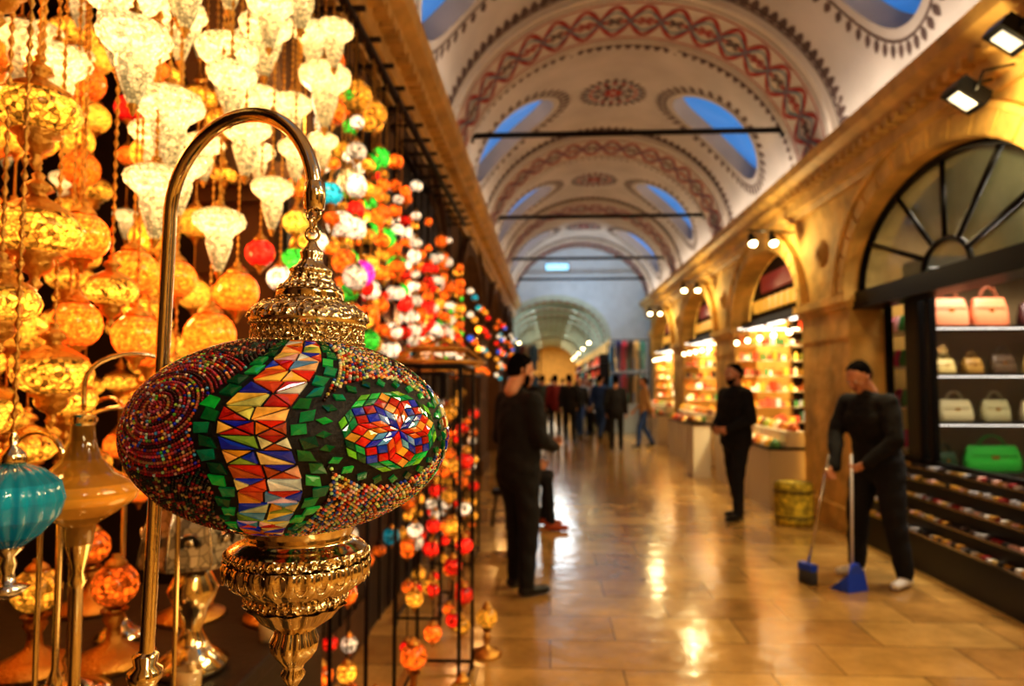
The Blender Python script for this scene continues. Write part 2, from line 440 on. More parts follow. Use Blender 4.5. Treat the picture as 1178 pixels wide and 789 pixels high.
w=bpy.data.worlds.new('world'); scene.world=w; w.use_nodes=True
w.node_tree.nodes['Background'].inputs[0].default_value=(*sr(60,110,180),1); w.node_tree.nodes['Background'].inputs[1].default_value=.35

# ---------------------------------------------------------------- hero mosaic lamp
LX,LY,LZ=-.230,.632,1.488
A_,C_=.143,.089
phic=math.atan2(-LY,-LX)
hero=empty('mosaic_swan_neck_lamp',(0,0,0))
def edir(lam,th):
    p=phic+lam; return Vector((cos(th)*cos(p),cos(th)*sin(p),sin(th)))
def epos(d,h=0):
    p=Vector((d.x*A_,d.y*A_,d.z*C_)); n=Vector((d.x/A_,d.y/A_,d.z/C_)).normalized()
    return p+n*h
M['tile']=pm('stained_glass_tiles',attr=True,rough=.1,es=.13,coat=.8,sample=False,noise=.4,nscale=80)
M['bead']=pm('glass_beads',attr=True,rough=.12,es=.06,sample=False)
M['grout']=pm('dark_grout',sr(14,9,7),.6,bump=.4,bscale=200,bdist=.003)
G=[sr(0,104,44),sr(10,160,64),sr(0,76,38),sr(40,190,80),sr(0,130,74)]
PAL=[sr(214,40,15),sr(235,140,30),sr(245,225,170),sr(18,36,165),sr(214,80,30),sr(130,180,60),sr(248,205,80),sr(90,160,190),sr(238,195,150),sr(190,30,20),sr(240,230,200),sr(30,60,190),sr(250,214,120)]
tm=MB()
def tile(dirs,col,h=.0016,shr=.86):
    c=sum(dirs,Vector())/len(dirs)
    dirs=[(c+(d-c)*shr).normalized() for d in dirs]
    n=len(dirs)
    tl=Vector((random.uniform(-1,1),random.uniform(-1,1),random.uniform(-1,1)))*.0006
    ctr=epos(c.normalized(),h+.0004)
    top=[epos(d,h)+tl*random.uniform(-1,1) for d in dirs]; bot=[epos(d,-.0005) for d in dirs]
    col=tuple(x*random.uniform(.7,1.2) for x in col)
    tm.add(top+bot+[ctr],[(i,(i+1)%n,2*n) for i in range(n)]+[(i,n+i,n+(i+1)%n,(i+1)%n) for i in range(n)],M['tile'],col,False)
def bandc(th):
    xs=[-1.3,-1.0,-.38,.25,.8,1.3]; ys=[-.32,-.26,-.08,-.24,.02,.10]
    return float(np.interp(th,xs,ys))
def smoothc(th): return sum(bandc(th+d) for d in (-.15,-.08,0,.08,.15))/5
def bw(th): return .18*(1 if abs(th)<.6 else 1+.3*(abs(th)-.6))
for kb in range(4):
    base=kb*pi/2; th=-1.2; row=0
    while th<1.2:
        dt=.118
        w=bw(th); a0,a1=smoothc(th)+base,smoothc(th+dt)+base
        js=random.uniform(-.03,.03)
        for s_ in (0,1):
            xs_=[-w,js,w][s_:s_+2]
            q=[edir(a0+xs_[0],th),edir(a0+xs_[1],th),edir(a1+xs_[1],th+dt),edir(a1+xs_[0],th+dt)]
            if random.random()<.35:
                c_=((q[0]+q[1]+q[2]+q[3])/4).normalized()
                for i in range(4): tile([q[i],q[(i+1)%4],c_],random.choice(PAL),shr=.82)
            else:
                tris=((0,1,2),(0,2,3)) if (s_+row)%2 else ((0,1,3),(1,2,3))
                for t_ in tris: tile([q[i] for i in t_],random.choice(PAL),shr=.84)
        th+=dt; row+=1
    th=-1.2; row=0
    while th<1.2:   # square green border tiles, set slightly askew
        dt=.108; w=bw(th); a0,a1=smoothc(th)+base,smoothc(th+dt)+base; g=.098
        for l0 in (-w-g-.025,w+.025):
            s1=random.uniform(-.018,.018); s2=random.uniform(-.016,.016); jj=.018*(1 if row%2 else -1)
            tile([edir(a0+l0+s2+jj,th+s1),edir(a0+l0+g+jj,th-s1),edir(a1+l0+g+s2+jj,th+dt-s1),edir(a1+l0+jj,th+dt+s1)],random.choice(G),shr=.80)
        th+=dt; row+=1
def frame(lam,th):
    d=edir(lam,th); e=Vector((-sin(phic+lam),cos(phic+lam),0)); nn=d.cross(e); return d,e,nn
def loc2d(fr_,x,y):
    d,e,nn=fr_; r=math.hypot(x,y)
    if r<1e-6: return d.copy()
    return (d*cos(r)+(e*x+nn*y)/r*sin(r)).normalized()
def inband(d,extra=.145):
    th=math.asin(max(-1,min(1,d.z))); lam=(math.atan2(d.y,d.x)-phic)
    q=(lam-smoothc(th)+pi/4)%(pi/2)-pi/4
    return abs(q)<bw(th)+extra
stars=[(.61,.13),(.61+pi,.13)]; rings_=[(-.84,.30),(-.84+pi,.30)]
for st in stars:
    F=frame(*st)
    # eight-pointed star of rhombi, two tiles per ray, with green diamonds between the points
    NS=8; e=.145
    E=[(e*cos(2*pi*k/NS+.15),e*sin(2*pi*k/NS+.15)) for k in range(NS)]
    def S(k,m):
        x=y=0
        for i in range(m): x+=E[(k+i)%NS][0]; y+=E[(k+i)%NS][1]
        return (x,y)
    def quad(P,c,split=2):
        a,b,c2,d=P
        for i in range(split):
            for j in range(split):
                u0,u1,v0,v1=i/split,(i+1)/split,j/split,(j+1)/split
                f_=lambda u,v:(a[0]*(1-u)*(1-v)+b[0]*u*(1-v)+c2[0]*u*v+d[0]*(1-u)*v, a[1]*(1-u)*(1-v)+b[1]*u*(1-v)+c2[1]*u*v+d[1]*(1-u)*v)
                Q=[loc2d(F,*f_(u,v)) for u,v in ((u0,v0),(u1,v0),(u1,v1),(u0,v1))]
                if inband(sum(Q,Vector()).normalized(),.10): continue
                tile(Q,c[(i+j)%len(c)],shr=.85)
    R1=[sr(200,30,20),sr(235,110,30)]; R2=[sr(24,44,180),sr(110,170,220)]; R3=[sr(240,170,60),sr(200,40,25)]
    for k in range(NS):
        quad((S(k+1,0),S(k,1),S(k,2),S(k+1,1)),R1 if k%2 else R2,2)
        quad((S(k+1,1),S(k,2),S(k,3),S(k+1,2)),(R3 if k%2 else [sr(30,60,190),sr(190,30,24)]),2)
        quad((S(k+1,2),S(k,3),S(k,4),S(k+1,3)),[random.choice(G),random.choice(G),sr(120,200,50)],2)
    for k in range(NS*3):
        a=2*pi*(k+.5)/(NS*3)+.15; r0,r1=.40,.50
        Q=[loc2d(F,r*cos(b),r*sin(b)) for r,b in ((r0,a),(.45,a+.085),(r1,a),(.45,a-.085))]
        if inband(sum(Q,Vector()).normalized(),.12): continue
        tile(Q,random.choice(G))
icov=[];t_=(1+5**.5)/2
for a,b,c in ((-1,t_,0),(1,t_,0),(-1,-t_,0),(1,-t_,0),(0,-1,t_),(0,1,t_),(0,-1,-t_),(0,1,-t_),(t_,0,-1),(t_,0,1),(-t_,0,-1),(-t_,0,1)):
    icov.append(Vector((a,b,c)).normalized())
icof=[(0,11,5),(0,5,1),(0,1,7),(0,7,10),(0,10,11),(1,5,9),(5,11,4),(11,10,2),(10,7,6),(7,1,8),(3,9,4),(3,4,2),(3,2,6),(3,6,8),(3,8,9),(4,9,5),(2,4,11),(6,2,10),(8,6,7),(9,8,1)]
def bead(d,r,col):
    p=epos(d,r*.3); tm.add([p+v*r for v in icov],icof,M['bead'],col,True)
ringD=[frame(*r) for r in rings_]; starD=[frame(*s) for s in stars]
for F in ringD:
    rr=.02; k=0
    rc=[sr(150,20,30),sr(190,80,90),sr(100,15,25),sr(190,120,70),sr(130,25,40),sr(60,20,24),sr(160,60,50)]
    while rr<.60:
        n=max(1,int(2*pi*sin(rr)/.025))
        for i in range(n):
            a=2*pi*i/n+k; d=loc2d(F,rr*cos(a),rr*sin(a))
            if inband(d): continue
            bead(d,.0015,tuple(x*random.uniform(.4,1.2) for x in (rc[k%7] if random.random()<.72 else random.choice(PAL))))
        rr+=.027; k+=1
NB=19000; ga=pi*(3-5**.5)
for i in range(NB):
    z=1-2*(i+.5)/NB; r=math.sqrt(1-z*z); a=ga*i
    d=Vector((r*cos(a),r*sin(a),z)); th=math.asin(z)
    if abs(th)>1.2: continue
    if any(d.dot(F[0])>cos(.605) for F in ringD): continue
    if any(d.dot(F[0])>cos(.505) for F in starD): continue
    if inband(d): continue
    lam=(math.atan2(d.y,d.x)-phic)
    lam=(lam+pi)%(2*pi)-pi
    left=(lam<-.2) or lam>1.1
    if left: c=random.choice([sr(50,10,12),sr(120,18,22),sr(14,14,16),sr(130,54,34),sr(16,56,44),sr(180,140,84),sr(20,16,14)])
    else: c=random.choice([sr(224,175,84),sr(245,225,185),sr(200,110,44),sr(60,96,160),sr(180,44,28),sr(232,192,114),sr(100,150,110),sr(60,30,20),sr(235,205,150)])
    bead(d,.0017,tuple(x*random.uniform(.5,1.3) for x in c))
prof=[(max(A_*cos(a),.001)*.998,C_*sin(a)*.998) for a in [pi/2-pi*i/40 for i in range(41)]]
tm.lathe(prof,72,M['grout'])
tilt=(0,math.radians(1.6),0)
o=tm.obj('mosaic_globe',(LX-.009,LY,LZ+.005),hero); o.rotation_euler=tilt
hm=MB()
RS=.86
def cp_(l): return [(r*RS,z if z<.1 else .1+(z-.1)*.82) for r,z in l]
top=cp_([(.056,.078),(.060,.082),(.061,.086),(.058,.088),(.0585,.101),(.061,.104),(.0625,.109),(.061,.116),(.055,.123),(.046,.128),(.036,.131),(.034,.134),(.036,.137),(.034,.143),(.027,.150),(.0215,.158),(.0205,.163),(.0225,.166),(.020,.169),(.014,.174),(.011,.182),(.0125,.187),(.010,.191),(.006,.196),(.004,.202),(.001,.204)])
hm.lathe(top[:3],96,M['goldplain']); hm.lathe(top[2:5],96,M['emboss']); hm.lathe(top[4:7],96,M['goldplain'])
hm.lathe(top[6:11],144,M['emboss'],lobes=24,amp=.05); hm.lathe(top[10:14],96,M['goldplain']); hm.lathe(top[13:17],128,M['emboss'],lobes=16,amp=.08); hm.lathe(top[16:],96,M['goldplain'],lobes=12,amp=.06)
for i in range(60):
    a=2*pi*i/60; hm.sphere((.0603*RS*cos(a),.0603*RS*sin(a),.0865),.0017,M['goldplain'],n=8,k=5)
    hm.sphere((.0612*RS*cos(a),.0612*RS*sin(a),.1025),.0017,M['goldplain'],n=8,k=5)
for i in range(22):
    a=2*pi*i/22; Mx=Matrix.Rotation(a,4,'Z')@Matrix.Translation((.0582*RS,0,.0945))
    hm.tube([(.0012,.0042*cos(q),.0052*sin(q)) for q in [2*pi*j/14 for j in range(14)]],.0008,M['goldplain'],6,closed=True,M=Mx)
    hm.sphere((0,0,0),.0022,M['goldplain'],n=8,k=6,M=Mx)
for i in range(20):
    a=2*pi*i/20; Mx=Matrix.Rotation(a,4,'Z')@Matrix.Translation((.0535*RS,0,.1175))@Matrix.Rotation(-.75,4,'Y')
    hm.tube([(.001,.0058*cos(q)*(1-.3*sin(q)),.0075*sin(q)) for q in [2*pi*j/16 for j in range(16)]],.0009,M['goldplain'],6,closed=True,M=Mx)
    hm.sphere((0,0,0),.003,M['goldplain'],n=8,k=6,sz=1.5,M=Mx)
for i in range(14):
    a=2*pi*i/14; hm.sphere((.030*RS*cos(a),.030*RS*sin(a),.1365),.0034,M['goldplain'],n=8,k=6,sz=1.4)
for zz,rr in ((.128,.0352),(.155,.0215)):
    for i in range(36):
        a=2*pi*i/36; hm.sphere((rr*RS*cos(a),rr*RS*sin(a),zz),.0013,M['goldplain'],n=6,k=4)
RB=.90
bot=[(r*RB,z+.002) for r,z in [(.056,-.078),(.055,-.090),(.052,-.094),(.052,-.097),(.060,-.1),(.068,-.104),(.0705,-.109),(.069,-.114),(.071,-.118),(.070,-.127),(.063,-.136),(.053,-.142),(.049,-.146),(.0505,-.150),(.047,-.155),(.040,-.160),(.034,-.168),(.024,-.175),(.0185,-.179),(.0195,-.184),(.0225,-.190),(.0215,-.198),(.0165,-.205),(.0105,-.211),(.0085,-.216),(.0115,-.220),(.008,-.226),(.004,-.232),(.001,-.234)]]
hm.lathe(bot[:6],96,M['goldplain']); hm.lathe(bot[5:8],96,M['emboss']); hm.lathe(bot[7:13],168,M['goldplain'],lobes=24,amp=.05); hm.lathe(bot[12:15],96,M['emboss']); hm.lathe(bot[14:19],144,M['goldplain'],lobes=14,amp=.12); hm.lathe(bot[18:],96,M['goldplain'],lobes=12,amp=.1)
for i in range(66):
    a=2*pi*i/66; hm.sphere((.0712*RB*cos(a),.0712*RB*sin(a),-.107),.0016,M['goldplain'],n=8,k=5)
for i in range(24):
    a=2*pi*(i+.5)/24; Mx=Matrix.Rotation(a,4,'Z')@Matrix.Translation((.0715*RB,0,-.121))
    hm.tube([(.0008,.0052*cos(q),.0085*sin(q)) for q in [2*pi*j/14 for j in range(14)]],.0007,M['goldplain'],6,closed=True,M=Mx)
for i in range(44):
    a=2*pi*i/44; hm.sphere((.051*RB*cos(a),.051*RB*sin(a),-.148),.0014,M['goldplain'],n=6,k=4)
def torus(mb,c,R,r,mat,ax='x',n=20):
    pts=[]
    for i in range(n):
        a=2*pi*i/n; u,v=R*cos(a),R*sin(a)
        pts.append((c[0]+(u if ax=='x' else 0),c[1]+(u if ax=='y' else 0),c[2]+v))
    mb.tube(pts,r,mat,8,closed=True)
for i in range(4): torus(hm,(0,0,.190+i*.0095),.0065,.0015,M['goldplain'],'xy'[i%2])
for i in range(4): torus(hm,(0,0,-.237-i*.009),.006,.0014,M['goldplain'],'xy'[i%2])
o=hm.obj('embossed_fittings',(LX,LY,LZ+.003),hero); o.rotation_euler=tilt
PXp,PYp=-.413,.715
HX=LX+.0065
pm_=MB(); mx_,my_=(HX+PXp)/2,(LY+PYp)/2
za=1.717
pts=[(HX,LY,LZ+.222),(HX,LY,LZ+.232)]
for i in range(25):
    a=pi*i/24; k=cos(a)
    pts.append((mx_+(HX-mx_)*k,my_+(LY-my_)*k,za+.002+sin(a)*.095))
pts+=[(PXp-.003,PYp,1.6),(PXp-.013,PYp,1.2),(PXp-.022,PYp,.6),(PXp-.028,PYp,.05)]
pm_.tube(pts,.0072,M['goldplain'],16)
pm_.lathe([(.007,.014),(.0095,.012),(.0105,.0),(.0095,-.012),(.007,-.014)],20,M['goldplain'],c=(HX,LY,LZ+.230))
for z in (1.235,1.2): pm_.lathe([(.007,.022),(.013,.018),(.011,.008),(.017,.003),(.017,-.006),(.012,-.012),(.014,-.02),(.007,-.024)],24,M['goldplain'],c=(PXp-.013,PYp,z))
pm_.lathe([(.008,.10),(.02,.08),(.03,.06),(.11,.035),(.15,.02),(.155,0),(.001,0)],40,M['goldplain'],c=(PXp-.028,PYp,0))
pm_.obj('curved_brass_stand',(0,0,0),hero)

# ---------------------------------------------------------------- lamp makers
IV=(1.0,.74,.30); AM=(1.0,.40,.035); OR=(1.0,.16,.012); RD=(.9,.015,.01); GR=(.04,.6,.04); TE=(.01,.30,.36); MG=(.9,.03,.4); YE_=(1,.55,.06); WH=(1,.82,.56); BL=(.03,.14,.7); PK=(1,.2,.25)
def cs(col,k): return tuple(c*k for c in col)
def chain(mb,x,y,z0,z1,mat,r=.0035,bead_=False):
    if bead_:
        n=max(2,int((z1-z0)/.022)); pr=[]
        for i in range(n):
            z=z1-i*(z1-z0)/n; pr+=[(r*.5,z),(r*2.2,z-.011)]
        pr.append((r*.5,z0)); mb.lathe(pr,6,mat,c=(x,y,0))
    else: mb.lathe([(r,z1),(r,z0)],5,mat,c=(x,y,0))
def globe(mb,x,y,z,r,col,st=2.2,n=16,k=10,sz=1,mat='mosaicglass',capm='gold'):
    cols=[]
    for i in range(k):
        q=sin(pi*(i+.5)/k); hot=max(0,q-.85)  # inner bulb glow put into the ring colours, hottest at the belt
        cols.append((col[0]*st*(.18+1.0*q*q)+hot*.2,col[1]*st*(.18+1.0*q*q)+hot*.12,col[2]*st*(.18+1.0*q*q)))
    mb.sphere((x,y,z),r,M[mat],n=n,k=k,sz=sz,cols=cols)
    mb.lathe([(.12,1.42),(.2,1.36),(.16,1.28),(.34,1.14),(.46,1.02),(.5,.86),(.44,.84)],n,M[capm],c=(x,y,z),sc=r)
    mb.lathe([(.42,-.86),(.4,-.98),(.22,-1.08),(.2,-1.2),(.1,-1.3),(.12,-1.38),(.01,-1.5)],n,M[capm],c=(x,y,z),sc=r)
    return z+1.42*r
def drop(mb,x,y,z,s,col=IV,st=1.8):
    pr=[(.30,.95),(.62,.86),(.92,.66),(1,.42),(.94,.2),(.74,.0),(.56,-.16),(.47,-.34),(.5,-.5),(.46,-.75),(.38,-1.05),(.3,-1.35),(.2,-1.65),(.12,-1.85)]
    cols=[cs(col,st*v) for v in (.3,.5,.85,1.2,1.4,1.5,1.2,.85,.75,.65,.5,.4,.3)]  # bulb glow painted in as brighter rings around the bulge
    mb.lathe(pr,48,M['lampglass'],c=(x,y,z),sc=s,lobes=10,amp=.12,cols=cols)
    mb.lathe([(.1,1.3),(.2,1.22),(.16,1.12),(.34,1.02),(.5,.94),(.46,.9)],16,M['gold'],c=(x,y,z),sc=s)
    mb.lathe([(.16,-1.8),(.2,-1.88),(.1,-1.96),(.1,-2.04),(.02,-2.18)],12,M['gold'],c=(x,y,z),sc=s)
    return z+1.3*s
def lantern(mb,x,y,z,s,col=AM,st=2.2,lob=8):
    mb.lathe([(.08,1.7),(.16,1.62),(.12,1.5),(.3,1.36),(.36,1.22),(.2,1.1),(.24,1.0),(.6,.78),(.86,.6),(.9,.52)],24,M['gold'],c=(x,y,z),sc=s,lobes=lob,amp=.08)
    pr=[(.88,.52),(1.0,.36),(1.08,.1),(1.0,-.16),(.8,-.36),(.55,-.5)]
    mb.lathe(pr,24,M['filigree'],c=(x,y,z),sc=s,lobes=lob,amp=.06,cols=[cs(col,st*v) for v in (.6,1.2,1.6,1.2,.6)])  # middle rings coloured brighter to stand in for the bulb inside
    mb.lathe([(.55,-.5),(.6,-.56),(.4,-.66),(.42,-.8),(.34,-.98),(.14,-1.12),(.1,-1.25),(.18,-1.35),(.02,-1.6)],24,M['gold'],c=(x,y,z),sc=s,lobes=lob,amp=.08)
    return z+1.7*s
RAIL=3.3
def single(name,kind,X,Y,Z,s,col,st=2.2,zt=RAIL,**k):
    mb=MB(); t=kind(mb,0,0,0,s,col,st,**k)
    chain(mb,0,0,t-.003,zt-Z,M['gold'],.0025,bead_=True)
    return mb.obj(name,(X,Y,Z))
for (X,Y,Z,r,c,s_) in [(-.95,2.18,1.965,.047,RD,2.2),(-.95,2.49,1.99,.055,GR,2.4),(-.93,2.30,1.90,.045,WH,1.6),(-.95,2.49,2.14,.048,YE_,1.7),(-.96,2.54,2.29,.045,OR,2.0),(-.95,2.89,2.36,.052,TE,2.6),(-.95,3.17,2.50,.06,(1,.75,.3),1.7),(-.95,3.04,2.26,.065,WH,1.7),(-.95,3.27,2.39,.045,RD,2.2),(-.95,3.64,2.44,.06,OR,2.2),(-.95,3.10,2.10,.06,OR,1.9),(-.95,3.38,2.09,.07,MG,2.4),(-.97,2.62,2.08,.05,AM,1.9),(-.95,3.57,2.03,.055,WH,1.7),(-.95,3.73,2.80,.06,GR,2.4),(-.95,3.89,2.38,.06,GR,2.4),(-.95,4.17,2.27,.06,GR,2.2),(-.95,4.3,2.12,.055,GR,2.2),(-.97,2.75,1.95,.055,OR,2.2),(-.97,2.95,1.88,.05,RD,2.2),(-.97,3.3,1.88,.05,OR,2.2),(-.95,3.25,2.95,.08,AM,1.2),(-.95,3.6,3.0,.07,AM,1.2)]:
    single('mosaic_pendant_lamp',globe,X,Y,Z,r,c,s_)
for (X,Y,Z,r) in [(-.95,2.02,1.815,.064),(-.95,1.86,1.67,.07),(-.95,1.50,1.79,.055),(-.97,1.60,1.63,.058),(-.98,1.74,1.50,.06),(-.98,1.36,1.66,.05),(-.93,1.3,1.83,.05),(-.9,1.44,1.64,.05),(-.94,1.66,1.80,.05)]:
    single('orange_crackle_pendant_lamp',globe,X,Y,Z,r,OR,2.3,mat='lampglass')
for (X,Y,Z,s_) in [(-.8,1.62,2.34,.068),(-.8,1.84,2.52,.066),(-.8,2.35,2.60,.085),(-.8,1.37,2.10,.064),(-.8,1.73,2.19,.06),(-.8,1.91,2.08,.055),(-.78,1.56,1.90,.055),(-.8,1.33,1.93,.055),(-.85,1.50,2.02,.055),(-.8,1.2,2.25,.07),(-.8,2.08,2.26,.05),(-.82,2.4,2.4,.05),(-.95,1.5,2.3,.06),(-.9,1.9,2.35,.055),(-.78,1.36,2.42,.062),(-.95,2.1,2.62,.06),(-.72,1.12,2.12,.055),(-.86,2.2,2.45,.06),
  (-.98,1.72,2.5,.06),(-.72,1.48,2.22,.05),(-.74,1.95,2.72,.07),(-.98,1.62,2.14,.055),(-.72,1.68,2.5,.055),(-.98,2.3,2.78,.07),(-.72,1.28,2.34,.055),(-.98,1.28,2.16,.055),(-.72,2.2,2.7,.06),(-.98,1.86,2.2,.05),(-.9,1.42,2.55,.06),(-.74,1.5,2.5,.055),(-.9,2.5,2.85,.07),(-.9,2.05,2.42,.05),(-.98,2.22,2.3,.05)]:
    single('ivory_glass_pendant_lamp',drop,X,Y,Z,s_,IV,1.4)
for (X,Y,Z,s_) in [(-.86,1.08,1.99,.06),(-.9,1.14,1.80,.065),(-.86,1.02,1.66,.05),(-.92,1.22,1.55,.06),(-.88,1.32,1.72,.045),(-.98,1.12,1.48,.06),(-.98,1.34,1.5,.05),(-.85,.98,2.18,.06)]:
    single('amber_filigree_lantern',lantern,X,Y,Z,s_,AM,1.6)
am=MB()
random.seed(3)
for i in range(16):
    for j in range(4):
        x=-2.6+j*.42+random.uniform(-.1,.1); y=.5+i*.16+random.uniform(-.06,.06)
        if x>-1.02: continue
        z=random.uniform(2.7,3.0); last=z
        while z>1.15:
            s_=random.uniform(.045,.075); k=random.random()
            if z>2.2 and k<.3: drop(am,x,y,z,s_*.9,IV,1.0)
            elif k<.58: lantern(am,x,y,z,s_,AM,random.uniform(.8,1.6))
            else: globe(am,x,y,z,s_*.85,random.choice([OR,OR,OR,AM,AM,RD]),random.uniform(1.0,2.0),n=12,k=8,mat='lampglass')
            last=z; z-=random.uniform(.2,.3)
        chain(am,x,y,last,RAIL,M['gold'],.003)
am.obj('amber_lantern_display')
sm_=MB()
for i in range(31):
    y=2.95+i*.15+random.uniform(-.05,.05)
    for x in (-.93+random.uniform(-.06,.05),-1.06) if i%2 else (-.96,):
        z=random.uniform(2.6,3.0) if y<4.6 else random.uniform(2.4,2.85); last=z
        zlo=.5 if i%2==0 else 1.7
        grp=random.choice([WH,WH,WH,AM,RD,OR,OR,GR,AM])
        while z>zlo:
            low=z<1.75
            c=grp if (random.random()<.75 and not low) else random.choice([WH,RD,AM,OR,OR])
            if low: c=random.choice([RD,RD,OR,AM,AM,WH,TE])
            r=random.uniform(.03,.058)
            globe(sm_,x,y,z,r,c,random.uniform(.9,2.2)*(.6 if low else 1),n=12,k=8,capm='gold' if random.random()<.6 else 'iron',sz=random.uniform(.8,1.2))
            last=z; z-=random.uniform(.13,.25)*(1.6 if low else 1)
        chain(sm_,x,y,last,RAIL,M['iron'],.003)
sm_.obj('mosaic_pendant_lamp_display')
rb=MB()
rb.box(-.81,-.79,.4,2.6,RAIL,RAIL+.03,M['darkwood'])
rb.box(-.73,-.71,.4,2.6,RAIL,RAIL+.03,M['darkwood'])
for x in (-.95,-1.12): rb.box(x-.02,x+.02,.4,7.6,RAIL,RAIL+.03,M['darkwood'])
for i in range(25):
    y=.45+i*.3; rb.box(-2.75,(-.70 if y<2.6 else -.88),y-.012,y+.012,RAIL+.03,RAIL+.05,M['darkwood'])
rb.obj('lamp_hanging_rail')
pb=MB(); pb.box(-1.14,-1.115,2.75,7.55,.0,3.25,M['darkwood'])  # dark sheet added so the gaps between the lamps stay dark
for i in range(17): pb.box(-1.115,-1.105,2.8+i*.28,2.83+i*.28,0,3.25,M['blackmat'])
pb.obj('added_dark_backing')
def stand(name,X0,X1,Y0,Y1,H,strings,ring=False):
    st=MB()
    for (x,y) in ((X1,Y0),(X0,Y0),(X1,Y1),(X0,Y1)): st.tube([(x,y,0),(x,y,H)],.009,M['black'],8)
    for z in (H,.04): st.tube([(X1,Y0,z),(X0,Y0,z),(X0,Y1,z),(X1,Y1,z)],.009,M['black'],8,closed=True)
    cx_,cy_=(X0+X1)/2,(Y0+Y1)/2
    if ring:
        for z,r in ((H+.02,.24),(H+.09,.15)): st.tube([(cx_+r*cos(a),cy_+r*sin(a),z) for a in [2*pi*i/24 for i in range(24)]],.01,M['gold'],8,closed=True)
        for i in range(8):
            a=2*pi*i/8; st.tube([(cx_+.24*cos(a),cy_+.24*sin(a),H+.02),(cx_+.15*cos(a),cy_+.15*sin(a),H+.09),(cx_,cy_,H+.14)],.006,M['gold'],6)
    for i in range(strings):
        a=2*pi*i/strings; x,y=cx_+(X1-X0)*.46*cos(a),cy_+(Y1-Y0)*.46*sin(a)
        z=random.uniform(.8,H-.15); last=z
        while z>.22:
            globe(st,x,y,z,random.uniform(.03,.048),random.choice([RD,RD,OR,OR,AM,AM,WH,RD]),random.uniform(.5,1.6),n=12,k=8,capm='gold')
            last=z; z-=random.uniform(.16,.32)
        chain(st,x,y,last,H,M['iron'],.003)
    return st.obj(name)
stand('lamp_display_stand',-.72,-.42,3.2,3.75,1.62,9,True)
stand('lamp_display_stand',-1.05,-.8,2.5,3.0,1.5,7)
stand('lamp_display_stand',-.98,-.7,4.4,4.95,1.6,8,True)
stand('lamp_display_stand',-.98,-.65,5.7,6.3,1.6,9,True)
def table_lamp(name,X,Y,r,c,st_=1.4,H=.2,zb=0):
    mb=MB()
    mb.lathe([(.001,0),(.09,0),(.09,.012),(.05,.03),(.018,.05),(.014,.08),(.025,.1),(.014,.12),(.014,H),(.03,H+.02)],24,M['gold'])
    globe(mb,0,0,H+.02+r*1.1,r,c,st_); return mb.obj(name,(X,Y,zb))
table_lamp('mosaic_table_lamp',-.72,2.85,.07,RD,1.8,.1)
table_lamp('mosaic_table_lamp',-.52,2.8,.055,WH,.5,.06)
table_lamp('mosaic_table_lamp',-.38,3.02,.065,AM,.5,.1)
table_lamp('mosaic_table_lamp',-.6,3.05,.06,OR,1.0,.25)
table_lamp('mosaic_table_lamp',-.36,3.95,.06,AM,.9,.12)

tb=MB(); tb.box(-2.6,-.66,.7,2.15,.86,.9,M['darkwood']); tb.box(-2.6,-.70,.72,2.12,.0,.86,M['blackmat']); tb.obj('display_table',bevel=.006)
def goblet(name,X,Y,zb,H,r,col,st_):
    mb=MB()
    mb.lathe([(.001,0),(.075,0),(.078,.01),(.05,.022),(.02,.035),(.011,.06),(.016,.075),(.009,.09),(.009,H-.1),(.014,H-.09),(.009,H-.075),(.02,H-.03)],28,M['goldplain'])
    mb.lathe([(.02,H-.03),(.28*r,H),(.6*r,H+.2*r),(.95*r,H+.45*r),(1.02*r,H+.62*r),(.92*r,H+.8*r),(.6*r,H+.98*r),(.34*r,H+1.25*r),(.22*r,H+1.6*r),(.2*r,H+1.9*r)],32,M['smoothglass'],cols=[cs(col,st_*v) for v in (.3,.4,.7,1.0,.8,.5,.4,.3,.25)])  # bowl colours carry a painted bulb glow, strongest at mid height
    mb.lathe([(.001,H+2.1*r),(.2*r,H+2.1*r),(.25*r,H+1.98*r),(.2*r,H+1.88*r)],20,M['goldplain'])
    pts=[(0,0,H+2.05*r)]+[(.06-.06*cos(a),.04*(1-cos(a)),H+2.1*r+.05+.05*sin(a)) for a in [pi*i/12 for i in range(13)]]+[(.12,.08,.1),(.12,.08,.01)]
    mb.tube(pts,.004,M['goldplain'],8)
    return mb.obj(name,(X,Y,zb))
goblet('amber_glass_goblet_lamp',-.76,1.08,.9,.41,.085,AM,.6)
goblet('amber_glass_goblet_lamp',-.98,1.38,.9,.36,.06,AM,.9)
goblet('amber_glass_goblet_lamp',-.93,.98,.9,.3,.055,YE_,.8)
mb=MB(); mb.lathe([(.25,1.1),(.6,.95),(.95,.6),(1.05,.15),(.95,-.3),(.6,-.75),(.3,-1.0)],96,M['smoothglass'],sc=.056,lobes=18,amp=.16,cols=[cs(TE,v) for v in (.35,.55,.8,.7,.5,.3)])  # glow from inside is put into the ring colours
mb.lathe([(.05,2.0),(.12,1.8),(.1,1.6),(.3,1.4),(.34,1.15),(.25,1.08)],20,M['goldplain'],sc=.055); mb.lathe([(.3,-1),(.34,-1.1),(.15,-1.3),(.2,-1.5),(.15,-1.7),(.2,-2),(.5,-2.1),(.3,-2.3),(.01,-2.4)],24,M['silver'],sc=.055)
chain(mb,0,0,.1,RAIL-1.36,M['gold'],.0025,True); mb.obj('teal_ribbed_glass_lamp',(-.78,.96,1.36))
mb=MB(); mb.lathe([(.001,0),(.075,0),(.08,.02),(.04,.05),(.02,.09),(.04,.14),(.055,.18),(.03,.23),(.014,.26)],24,M['goldplain'])
M['fretshade']=pm('fretwork_shade_panel',sr(190,176,150),.3,metal=.6,crackle=.7,ckscale=55)
